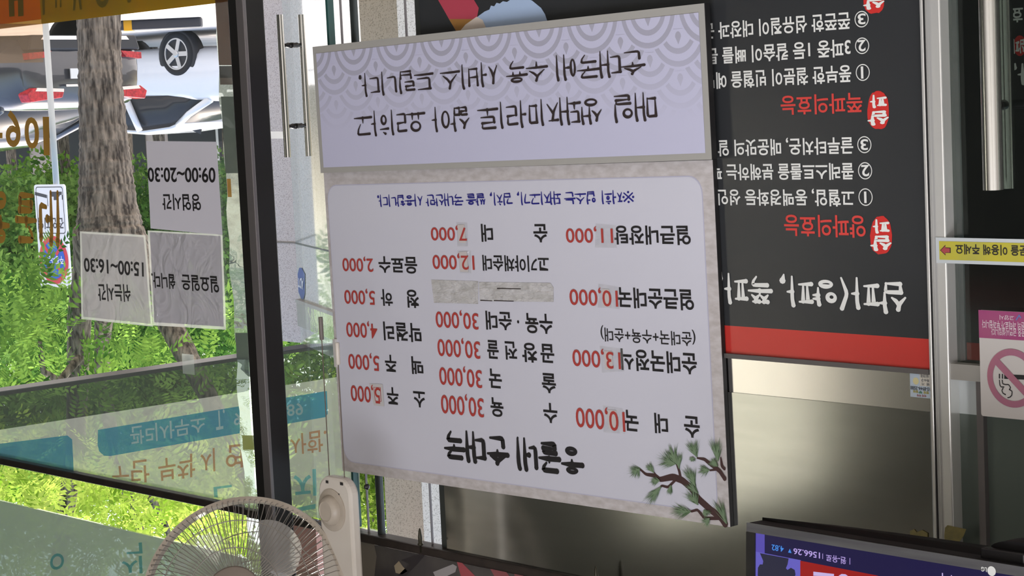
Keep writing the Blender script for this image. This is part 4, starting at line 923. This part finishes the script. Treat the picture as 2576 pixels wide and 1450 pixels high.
pic_('picture_panel', [(555, 436), (1260, 572), (1260, 660), (555, 660)], (150, 32, 30), .0010)
pic_('news_letter', [(675, 535), (862, 556), (862, 580), (675, 572)], (196, 178, 224), .0014)
pic_('news_letter', [(900, 600), (905, 572), (930, 556), (965, 558), (990, 576), (996, 600)], (196, 178, 224), .0014)
pic_('news_letter', [(1838, 546), (1848, 548), (1850, 640), (1840, 640)], (190, 176, 226), .0014)
pic_('news_letter', [(1920, 566), (1928, 568), (1930, 640), (1922, 640)], (190, 176, 226), .0014)
lav = emis('ticker_light', lin(182, 160, 226)); blu = emis('ticker_blue', lin(70, 136, 220))
def tk(s, a, b, m, bold=.01): text('ticker_lettering', scr, m, TV, [(s, C3(*a), C3(*b))], .0014, bold)
tk('원-유로', (972, 405), (790, 440), lav); tk('1566.26', (735, 362), (495, 376), lav, .014); tk('▼', (478, 330), (446, 362), blu); tk('4.82', (408, 306), (298, 340), blu, .014)
tk('|', (1008, 412), (1003, 470), lav); tk('|', (762, 372), (757, 420), lav)
LB = Fr(TV.p3(0, 0, .002), TV.ex, TV.ey)
text('maker_mark', tv, mat('mark_silver', lin(190, 192, 188), .4), LB, [('LG', C3(2242, 498), C3(2192, 532))], .0006, .02)
mc = LB.p2(C3(2285, 531)); obj('maker_mark_disc', MB().flat(LB, [(mc[0]+.0065*math.cos(k*.2618), mc[1]+.0065*math.sin(k*.2618)) for k in range(24)], .0006), mat('mark_silver_disc', lin(190, 192, 188), .4), tv)
sc = TV.p2(C3(2330, 405))
obj('sensor_box', MB().prism(TV, [(sc[0]-.034, sc[1]-.007), (sc[0]+.034, sc[1]-.007), (sc[0]+.034, sc[1]+.012), (sc[0]-.034, sc[1]+.012)], -.03, -.012), gloss, tv, bevel=.002)
sc = TV.p2(C3(2420, 350))
obj('stand_socket', MB().prism(TV, [(sc[0]+.035*math.cos(k*.2618)*1.3, sc[1]+.006+.014*math.sin(k*.2618)) for k in range(24)], -.07, -.03), matb, tv)
mb = MB().box((TV.o.x+lx+wid*.4, 2.25, 2.05), (TV.o.x+lx+wid*.6, 2.57, 2.15)).box((TV.o.x+lx+wid*.4, 2.52, 2.0), (TV.o.x+lx+wid*.6, 2.583, 2.5))
obj('wall_bracket', mb, matb, tv)
# ------------------------------------------------------------------ outdoors: ground, entrance
granite = mat('pink_granite', lin(176, 156, 150), .5, c2=lin(232, 219, 213), scale=420, tex='VORONOI', lo=.04, hi=.3)
graniteg = mat('polished_granite', lin(160, 168, 158), .07, c2=lin(206, 212, 204), scale=300, tex='VORONOI', lo=.05, hi=.5, coat=1)
paleg = mat('pale_granite', lin(166, 166, 158), .45, c2=lin(214, 214, 208), scale=420, tex='VORONOI', lo=.04, hi=.3)
struct('ground', MB().box((-10, 2.76, -.12), (90, 70, 0)), mat('pavement', lin(196, 190, 184), .85, c2=lin(182, 176, 170), scale=2))
XB = 5.72
zbm = sum(onX(px, py, XB).z for px, py in ((0, 985.6), (596, 901), (834.5, 866.9)))/3
struct('outdoor_beam', MB().box((XB, onX(-60, 990, XB).y, zbm), (XB+.1, onX(905, 858, XB).y, zbm+.012)), brownal)
obj_b = MB().box((XB+.02, onX(-60, 990, XB).y, zbm+.012), (XB+.08, onX(905, 858, XB).y, zbm+.03))
pc_ = onY(737, 440, 4.3)
p1 = tag(obj('granite_pillar', MB().box((pc_.x, 4.3, 0), (pc_.x+.42, 4.7, zbm)), granite), 'pink speckled granite pillar outside the glass door, lit by daylight, carrying the beam', 'pillar')
zj = onY(715, 608, 4.3).z
obj('joint', MB().box((pc_.x-.001, 4.298, zj), (pc_.x+.421, 4.31, zj+.006)), mat('dark_joint', lin(150, 140, 130), .8), p1)
dv = Vector((math.cos(math.radians(24)), math.sin(math.radians(24)), 0))
P1 = Vector((pc_.x-.005, 4.29, 0)); P2 = P1-dv*1.75
PO = Fr(P2, dv, (0, 0, 1))
pw = tag(obj('polished_wall_panel', MB().prism(PO, [(0, 0), (1.75, 0), (1.75, zbm), (0, zbm)], -.06, 0), graniteg), 'grey-green polished stone panel slanting away beside the pink granite pillar', 'wall panel')
obj('joint', MB().prism(PO, [(0, zj), (1.75, zj), (1.75, zj+.006), (0, zj+.006)], 0, .001), mat('panel_joint', lin(120, 124, 114), .8), pw)
q = [PO.p2(p) for p in ((750, 757), (832, 792), (832, 850), (750, 818))]
zs0, zs1 = (q[0][1]+q[1][1])/2, (q[2][1]+q[3][1])/2
obj('steel_strip', MB().prism(PO, [(0, zs0), (1.745, zs0), (1.745, zs1), (0, zs1)], 0, .01), mat('mirror_steel', (.5, .56, .48, 1), .08, 1, bump=.15, bscale=14), pw)
obj('strip_edge', MB().prism(PO, [(0, zs0-.012), (1.745, zs0-.012), (1.745, zs0), (0, zs0)], 0, .014), mat('strip_edge_stone', lin(176, 172, 164), .5), pw)
so_ = [PO.p2(p) for p in ((754, 674), (760, 674), (768, 690), (768, 740), (765, 754), (759, 752), (752, 735), (750, 690))]
sk = tag(obj('security_sticker', MB().flat(PO, so_, .002), mat('blue_sticker', lin(40, 84, 160), .4)), 'narrow blue eight-sided security sticker on the slanting polished panel', 'sticker')
text('lettering', sk, mat('white_sticker_ink', lin(226, 230, 236), .5), PO, [('ADT', [(766, 700), (752, 700), (753, 722), (766, 730)])], .004, .03)
a, b = onY(1000, 50, 3.05).x, onY(905, 50, 3.05).x
tag(obj('granite_pillar', MB().box((a, 3.05, 0), (b, 3.30, 2.9)), paleg), 'pale grey speckled granite pillar outside, seen past the ends of the two boards', 'pillar')
a, b = onY(797, 1380, 2.64).x, onY(676, 1380, 2.64).x
struct('wall_brown_panel', MB().box((a, 2.64, onY(740, 1312, 2.64).z), (b, 2.66, 3.1)), mat('brown_board', lin(196, 156, 146), .7, c2=lin(184, 146, 138), scale=8))
# ------------------------------------------------------------------ parked cars
def car(label, pos, hd, paint, sc=1.0, dark=False):
    t = thing('car', pos, label, 'car')
    fw = Vector((math.cos(hd), math.sin(hd), 0)); lf_ = Vector((-math.sin(hd), math.cos(hd), 0)); up = Vector((0, 0, 1)); pos = Vector(pos)
    T = lambda x, y, z: pos+(fw*x+lf_*y+up*z)*sc
    def loft(sts):
        mb = MB(); n = len(sts[0]); vs = [T(*p) for s in sts for p in s]
        mb.add(vs, [(i*n+k, i*n+(k+1) % n, (i+1)*n+(k+1) % n, (i+1)*n+k) for i in range(len(sts)-1) for k in range(n)]+[tuple(range(n))[::-1], tuple(range((len(sts)-1)*n, len(sts)*n))]); return mb
    def sec(x, zb, zm, zt, w, crown=.02):
        h = [(0, zb), (w*.82, zb), (w*.97, zb+.1), (w, zm), (w*.985, zm+(zt-zm)*.45), (w*.93, zt-.04), (w*.8, zt), (0, zt+crown)]
        return [(x, y, z) for y, z in h]+[(x, -y, z) for y, z in h[-2:0:-1]]
    B = [sec(-.0, .40, .60, .90, .80), sec(.05, .30, .58, 1.0, .88), sec(.25, .24, .58, 1.06, .92), sec(.75, .22, .58, 1.05, .93), sec(1.2, .2, .58, .98, .93), sec(2.3, .2, .56, .95, .93), sec(3.3, .2, .56, .97, .93), sec(3.9, .22, .54, .9, .92), sec(4.45, .26, .5, .76, .87), sec(4.68, .36, .5, .64, .76)]
    obj('body', loft([[(x, y*1.03, z) for x, y, z in s] for s in B]), paint, t, True, sub=1)
    def cs(x, z0, z1, w0, w1):
        return [(x, w0, z0), (x, w1*1.02, z0+(z1-z0)*.75), (x, w1*.9, z1), (x, -w1*.9, z1), (x, -w1*1.02, z0+(z1-z0)*.75), (x, -w0, z0)]
    gl_ = mat('car_glass', lin(58, 60, 64), .12, 0, spec=.25)
    obj('windows', loft([cs(.62, .98, 1.06, .8, .76), cs(1.0, .93, 1.26, .87, .70), cs(1.45, .93, 1.43, .87, .66), cs(2.1, .93, 1.48, .87, .66), cs(2.75, .93, 1.43, .87, .66), cs(3.3, .93, 1.16, .86, .70), cs(3.62, .93, .99, .8, .74)]), gl_, t, True)
    rf = [cs(1.25, 1.33, 1.375, .67, .60), cs(1.5, 1.40, 1.46, .67, .58), cs(2.1, 1.445, 1.51, .67, .58), cs(2.7, 1.40, 1.46, .67, .58), cs(2.85, 1.36, 1.41, .67, .60)]
    obj('roof', loft(rf), paint, t, True)
    for s in (-1, 1):
        mb = MB()
        for pts in ([(.5, .80, 1.02), (.95, .80, 1.22), (1.3, .69, 1.38)], [(2.15, .90, .95), (2.08, .72, 1.44)], [(2.8, .69, 1.40), (3.3, .78, 1.14), (3.65, .84, .97)]):
            mb.tube([T(x, y*s, z) for x, y, z in pts], [.06*sc, .05*sc, .045*sc][:len(pts)], 8)
        obj('pillar', mb, paint, t, True)
    red = mat('tail_red', lin(206, 44, 52), .2, c2=lin(150, 30, 40), scale=30); wh = mat('tail_clear', lin(232, 220, 206), .2); dk = mat('car_trim_black', lin(38, 38, 42), .5); ch = mat('car_chrome', (.85, .85, .86, 1), .1, 1)
    RF = Fr(T(-.035, 0, 0), -lf_, up)     # rear plane seen from behind
    tl = lambda pts, l0, l1, s: MB().prism(RF, [(a*s*sc, b*sc) for a, b in pts][::s], l0, l1)
    for s in (-1, 1):
        o = obj('tail_light', tl([(.36, .84), (.80, .82), (.90, .88), (.86, .97), (.40, .93)], -.14, .012, s), red, t, bevel=.01)
        obj('reversing_lamp', tl([(.38, .835), (.76, .82), (.79, .855), (.385, .87)], 0, .018, s), wh, o)
        obj('reflector', tl([(.52, .43), (.84, .45), (.84, .52), (.60, .50)], -.1, .012, s), red, t)
        mb = MB().tube([T(.28, -s*.88, .90), T(.40, -s*.935, .92), T(.5, -s*.94, .93)], .028*sc, 8)
        mr = obj('mirror', MB().obox(T(3.05, s*1.0, 1.03), fw*.07*sc, lf_*.11*sc, up*.07*sc), paint, t, bevel=.02)
    obj('bumper_trim', MB().prism(RF, [(-.78*sc, .26*sc), (.78*sc, .26*sc), (.84*sc, .42*sc), (-.84*sc, .42*sc)], -.2, .004), dk, t, bevel=.02)
    obj('exhaust_trim', MB().prism(RF, [(-.62*sc, .27*sc), (.62*sc, .27*sc), (.66*sc, .31*sc), (-.66*sc, .31*sc)], 0, .012), ch, t)
    obj('plate', MB().prism(RF, [(-.26*sc, .62*sc), (.26*sc, .62*sc), (.26*sc, .73*sc), (-.26*sc, .73*sc)], 0, .012), mat('plate_white', lin(220, 220, 216), .5), t)
    obj('boot_chrome', MB().prism(RF, [(-.34*sc, .79*sc), (.34*sc, .79*sc), (.34*sc, .815*sc), (-.34*sc, .815*sc)], 0, .014), ch, t)
    obj('antenna_fin', MB().add([T(1.5, -.03, 1.44), T(1.5, .03, 1.44), T(1.72, 0, 1.46), T(1.5, 0, 1.54)], [(0, 1, 2), (0, 3, 1), (1, 3, 2), (2, 3, 0)]), dk, t)
    rub = mat('tyre_rubber', lin(36, 36, 38), .8); alloy = mat('alloy', lin(196, 198, 202), .25, .8)
    for x in (.98, 3.72):
        for s in (-1, 1):
            c = T(x, s*.815, .33); ax = lf_*s
            obj('wheel_arch', MB().lathe(T(x, s*.75, .35), ax, [(.375*sc, 0), (.375*sc, .193*sc), (.36*sc, .195*sc)], 28), dk, t, True)
            wl = obj('wheel', MB().lathe(c, ax, [(.2*sc, -.08*sc), (.31*sc, -.08*sc), (.33*sc, -.05*sc), (.33*sc, .12*sc), (.31*sc, .145*sc), (.235*sc, .15*sc), (.225*sc, .12*sc)], 32), rub, t, True)
            mb = MB().lathe(c+ax*.125*sc, ax, [(.235*sc, 0), (.235*sc, .025*sc), (.215*sc, .025*sc), (.21*sc, 0)], 32, False)
            u_ = up; v2 = ax.cross(u_)
            for k in range(5):
                a = 2*math.pi*k/5+.3; d = u_*math.cos(a)+v2*math.sin(a); e = ax.cross(d)
                mb.obox(c+ax*.14*sc+d*.12*sc, d*.11*sc, e*.034*sc, ax*.012*sc)
            mb.lathe(c+ax*.13*sc, ax, [(.05*sc, 0), (.05*sc, .03*sc), (.03*sc, .034*sc)], 16)
            obj('rim', mb, alloy, wl)
    return t
dgrey = mat('dark_grey_paint', lin(70, 71, 76), .18, .4, coat=1); whitep = mat('white_paint', lin(232, 232, 234), .25, coat=.6)
def ground_at(px, depth):
    p = at(px, 300, depth); p.z = 0; return p
HD = math.radians(-14)
car('dark grey sedan seen from behind, partly hidden by the tree trunk', ground_at(222, 21.9), HD, dgrey)
car('white sedan parked beyond the dark one, next to the column', ground_at(688, 28.4), HD+.03, whitep, .95)
pk = ground_at(395, 24.5); sw = thing('wheel_stop', pk, 'black wheel stop with a yellow patch on the paving by the white car', 'wheel stop')
fw = Vector((math.cos(HD+.9), math.sin(HD+.9), 0)); sd = Vector((-fw.y, fw.x, 0))
mb = MB().obox(Vector((pk.x, pk.y, .06)), CR.normalized()*0+Vector((CR.x, CR.y, 0)).normalized()*.62, Vector((CR.y, -CR.x, 0)).normalized()*.08, Vector((0, 0, .06)))
obj('rubber_block', mb, mat('stop_rubber', lin(60, 60, 66), .7), sw, bevel=.02)
rr = Vector((CR.x, CR.y, 0)).normalized()
obj('yellow_patch', MB().obox(Vector((pk.x, pk.y, .062))-rr*-.0+rr*.27*-1, rr*.05, Vector((rr.y, -rr.x, 0))*.083, Vector((0, 0, .062))), mat('stop_yellow', lin(232, 170, 20), .6), sw)
# ------------------------------------------------------------------ no-parking sign on its pole
dp = 19.0
pp = at(128, 590, dp); pole_top = at(150, 730, dp); px_ = at(132, 460, dp)
sg = thing('street_sign', (px_.x, px_.y, 0), 'grey pole with a tow-away plate and a round red and blue no parking sign', 'street sign')
obj('pole', MB().tube([(px_.x, px_.y+.04, 0), (px_.x, px_.y+.04, at(150, 700, dp).z)], .030, 16), mat('galvanised', lin(178, 182, 182), .4, .6), sg, True)
ST = Fr((px_.x, px_.y, 0), (math.cos(-.1), math.sin(-.1), 0), (0, 0, 1))
a = ST.p2((85, 465)); b = ST.p2((161, 465)); zt_ = ST.p2((140, 724))[1]
x0_, x1_ = min(a[0], b[0]), max(a[0], b[0]); z0_ = a[1]
obj('plate', MB().prism(ST, rrect(x0_, z0_, x1_, zt_, .03), -.02, 0), mat('sign_white', lin(232, 232, 236), .4), sg)
zpl = ST.p2((120, 588))[1]
gk = mat('sign_dark_ink', lin(66, 66, 72), .5)
mb = MB(); oo = rrect(x0_+.025, z0_+.02, x1_-.025, zpl, .03); ii = rrect(x0_+.033, z0_+.028, x1_-.033, zpl-.008, .026); n = len(oo)
mb.add([ST.p3(*p, .001) for p in oo]+[ST.p3(*p, .001) for p in ii], [(i, (i+1) % n, n+(i+1) % n, n+i) for i in range(n)])
obj('plate_outline', mb, gk, sg)
mid = (x0_+x1_)/2
text('lettering', sg, gk, ST, [('견인지역', [(160, 548), (95, 548), (96, 577), (161, 577)])], .001, .02)
K = lambda x, y: ST.p2((x/5.18, 440+y/5.18))
mb = MB()
for pts in ([(645, 220), (805, 220), (805, 262), (785, 262), (740, 330), (700, 330), (700, 285), (650, 285)], [(805, 262), (818, 262), (818, 325), (808, 325)], [(455, 222), (610, 262), (612, 305), (455, 265)], [(615, 262), (619, 262), (628, 410), (620, 410)]):
    mb.flat(ST, [K(*p) for p in pts], .001)
obj('tow_truck_picture', mb, gk, sg)
dc = (mid, (ST.p2((135, 597))[1]+ST.p2((140, 724))[1])/2); DR = min((x1_-x0_)/2*.96, (zt_-zpl)*.47)
dc = (mid, zpl+.02+DR)
rs = mat('sign_red', lin(214, 62, 74), .45); bs = mat('sign_blue', lin(44, 96, 196), .45)
obj('red_disc', MB().flat(ST, [(dc[0]+DR*math.cos(k*.13), dc[1]+DR*math.sin(k*.13)) for k in range(48)], .001), rs, sg)
obj('blue_disc', MB().flat(ST, [(dc[0]+DR*.78*math.cos(k*.13), dc[1]+DR*.78*math.sin(k*.13)) for k in range(48)], .003), bs, sg)
mb = MB()
for a in (45, 135, 225, 315):
    d = Vector((math.cos(math.radians(a)), math.sin(math.radians(a)))); n_ = Vector((-d.y, d.x))*DR*.075
    mb.flat(ST, [tuple(Vector(dc)+d*DR*r+n_*s) for r, s in ((.3, -1), (.82, -1), (.82, 1), (.3, 1))], .005)
obj('red_bar', mb, rs, sg)
mb = MB(); g = glyphs('주정차금지', .02)
V_, F_ = g; mb.add([ST.p3(dc[0]+DR*.70*(2*s-1), dc[1]+DR*.17*(2*t-1), .006) for s, t, _ in V_], F_)
obj('disc_lettering', mb, mat('sign_white_ink', lin(240, 240, 244), .5), sg)
# ------------------------------------------------------------------ trees
bark = mat('bark', lin(56, 48, 42), .95, c2=lin(158, 145, 130), scale=48, detail=10, stretch=(1, 1, .17), bump=1.0, lo=.36, hi=.66)
rnd = random.Random(11)
def leaflet(mb, p, d, n, L, W_):
    sd_ = d.cross(n).normalized(); a = p+d*L*.4
    mb.add([p, a+sd_*W_, p+d*L, a-sd_*W_], [(0, 1, 2, 3)])
def rv():
    while True:
        v = Vector((rnd.uniform(-1, 1), rnd.uniform(-1, 1), rnd.uniform(-1, 1)))
        if .05 < v.length < 1: return v
def sprig(mb, p, L, n=5):
    d = (rv()+Vector((0, 0, -.35))).normalized(); nn = (rv()*1.1+Vector((0, 0, .6))).normalized(); s = d.cross(nn).normalized(); nn = s.cross(d)
    for i in range(n):
        q = p+d*L*(.2+.8*i/n)
        for sg_ in (-1, 1): leaflet(mb, q, (d*.5+s*sg_).normalized(), nn, L*.34, L*.06)
    leaflet(mb, p+d*L, d, nn, L*.34, L*.065)
green5 = leafmat('leaf_fresh_green', lin(48, 92, 34), lin(150, 190, 84), .42)
green1 = leafmat('leaf_green', lin(70, 118, 38), lin(140, 184, 70), .55)
green2 = leafmat('leaf_yellow_green', lin(112, 146, 44), lin(178, 196, 92), .58)
green3 = leafmat('leaf_mid_green', lin(84, 128, 60), lin(160, 196, 100), .5)
green4 = leafmat('leaf_deep_green', lin(44, 84, 36), lin(104, 150, 66), .5)
# street tree right outside the window
dT = 9.5; sc_ = dT/FPX
t1 = thing('street_tree', ground_at(250, dT), 'thick ridged tree forking into limbs just outside the window, before the cars', 'tree')
def limb(pts, n=20, dz=0):
    P_ = [at(x, y, dT+(k*dz)) for k, (x, y, w_) in enumerate(pts)]; R_ = [w_/2*sc_ for x, y, w_ in pts]; return P_, R_
P_, R_ = limb([(248, 30, 108), (250, 120, 106), (253, 220, 110), (260, 340, 118), (266, 440, 132), (272, 530, 150), (278, 600, 172)])
g0 = ground_at(246, dT); P_ = [Vector((g0.x, g0.y, -.02)), Vector((g0.x, g0.y, .25))]+P_; R_ = [.16, .115]+R_
def refine(P_, R_, n=5):
    a, b = [], []
    for i in range(len(P_)-1):
        for k in range(n): t = k/n; a.append(P_[i].lerp(P_[i+1], t)); b.append((R_[i]*(1-t)+R_[i+1]*t)*rnd.uniform(.97, 1.03))
    return a+[P_[-1]], b+[R_[-1]]
def ridged(P_, R_, n, amp):
    mb = MB().tube(*refine(P_, R_, 14), n); rg = random.Random(3); m = len(mb.v)//n; k = [rg.uniform(-1, 1) for _ in range(n)]
    Pc = refine(P_, R_, 14)[0]
    for r in range(m):
        c = sum((Vector(mb.v[r*n+i]) for i in range(n)), Vector())/n
        for i in range(n):
            k[i] = max(-1, min(1, k[i]*.9+rg.uniform(-.5, .5))); v = Vector(mb.v[r*n+i]); mb.v[r*n+i] = tuple(c+(v-c)*(1+amp*k[i]))
    return mb
obj('trunk', ridged(P_, R_, 110, .028), bark, t1, True)
for pts, dz in (([(240, 585, 110), (222, 680, 78), (200, 800, 62), (196, 940, 56), (190, 1120, 50), (150, 1400, 40), (140, 1700, 26)], .1), ([(285, 590, 80), (270, 720, 56), (258, 850, 44), (258, 960, 42), (290, 1150, 34), (380, 1420, 24)], .25), ([(320, 590, 90), (372, 700, 66), (420, 800, 60), (462, 880, 56), (520, 990, 46), (600, 1150, 36), (690, 1400, 26)], -.08), ([(200, 900, 22), (150, 960, 18), (108, 935, 14), (100, 860, 10)], -.1), ([(380, 1250, 20), (420, 1330, 14), (440, 1420, 12)], .1)):
    P_, R_ = limb(pts, dz=dz); obj('limb', ridged(P_, R_, 48, .03), bark, t1, True)
mb = MB()
for k in range(420):
    px = rnd.uniform(-120, 720); py = rnd.triangular(690, 1150, 1000); p = at(px, py, dT+rnd.uniform(-1.2, 2.6)); sprig(mb, p, rnd.uniform(.12, .2))
mu = MB()
for k in range(950):
    px = rnd.uniform(-120, 720); py = rnd.triangular(1080, 1580, 1300); p = at(px, py, dT+rnd.uniform(-1.2, 2.6)); sprig(mu, p, rnd.uniform(.12, .2))
obj('foliage', mu, green2, t1)
for cx, cy, k_ in ((60, 760, 26), (110, 720, 16), (30, 880, 30), (250, 900, 10), (380, 990, 14)):
    for k in range(k_): sprig(mb, at(cx+rnd.gauss(0, 42), cy+rnd.gauss(0, 42), dT-.5+rnd.uniform(-.4, .4)), rnd.uniform(.12, .18))
obj('foliage', mb, green5, t1)
def tree(label, px, depth, zc, rx, rz, n, size, m, trunk=.12, lean=0, grp='trees across the street'):
    g = ground_at(px, depth); t = thing('street_tree', g, label, 'tree', grp)
    obj('trunk', MB().tube([(g.x, g.y, 0), (g.x+lean*.4, g.y, zc*.5), (g.x+lean, g.y, zc+rz*.4)], [trunk, trunk*.8, trunk*.4], 10), bark, t, True)
    mb = MB(); cl = [Vector((g.x+lean, g.y, zc))+Vector((rv().x*rx*.75, rv().y*rx*.75, rv().z*rz*.75)) for _ in range(26)]
    for k in range(n):
        c = rnd.choice(cl); p = c+rv()*min(rx, rz)*.42
        d = rv().normalized(); leaflet(mb, p, d, rv().normalized(), size*rnd.uniform(.7, 1.3), size*.3)
    obj('foliage', mb, m, t); return t
specs = [(-60, 33, 3.4, 2.6, 2.0, 22400, 0.126, green3), (150, 36, 3.6, 2.8, 2.2, 22400, 0.126, green1), (390, 34, 4.0, 2.6, 2.2, 22400, 0.118, green4), (580, 38, 4.2, 2.8, 2.4, 22400, 0.126, green3), (20, 44, 8.0, 3.6, 2.8, 19200, 0.151, green1), (320, 47, 8.6, 4.0, 3.0, 20800, 0.160, green2), (640, 45, 8.2, 3.6, 3.0, 19200, 0.151, green1), (880, 40, 8.8, 3.2, 2.6, 16000, 0.143, green2), (1060, 42, 9.2, 3.4, 2.8, 16000, 0.151, green2)]
names = ['bushy mid green tree behind the no parking sign', 'bright bushy tree seen between the sign pole and the thick trunk', 'deep green tree behind the opening hours paper', 'mid green tree beside the black column, beyond the white car', 'tall far tree rising beyond the sign pole', 'tall yellow-green far tree rising beyond the thick trunk', 'tall far tree rising beyond the black column', 'yellow-green tree seen above the door glass beside the fan', 'yellow-green tree seen in the narrow clear gaps by the brushed panel']
for (px, d, zc, rx, rz, n, s, m), nm in zip(specs, names): tree(nm, px, d, zc, rx, rz, n, s, m, lean=rnd.uniform(-.5, .5))
# shop row behind the trees
bp = at(250, 320, 52); bh = thing('shop_building', (bp.x, bp.y, 0), 'dim shop row with dark windows and pale tiled piers behind the cars', 'building')
fw = Vector((math.cos(HD-.5), math.sin(HD-.5), 0)); BF = Fr((bp.x, bp.y, 0), fw, (0, 0, 1))
obj('wall', MB().prism(BF, [(-18, 0), (18, 0), (18, 4.2), (-18, 4.2)], -4, 0), mat('tile_wall', lin(196, 180, 172), .7, c2=lin(180, 166, 160), scale=1.2), bh)
dkw = mat('shop_glass', lin(52, 56, 60), .15)
for k in range(-5, 6):
    w_ = obj('window', MB().prism(BF, [(k*3.1-1.2, .5), (k*3.1+1.3, .5), (k*3.1+1.3, 3.0), (k*3.1-1.2, 3.0)], 0, .05), dkw, bh)
    obj('window_frame', MB().prism(BF, [(k*3.1-.03, .5), (k*3.1+.03, .5), (k*3.1+.03, 3.0), (k*3.1-.03, 3.0)], .05, .09), mat('frame_white', lin(210, 208, 204), .5), w_)
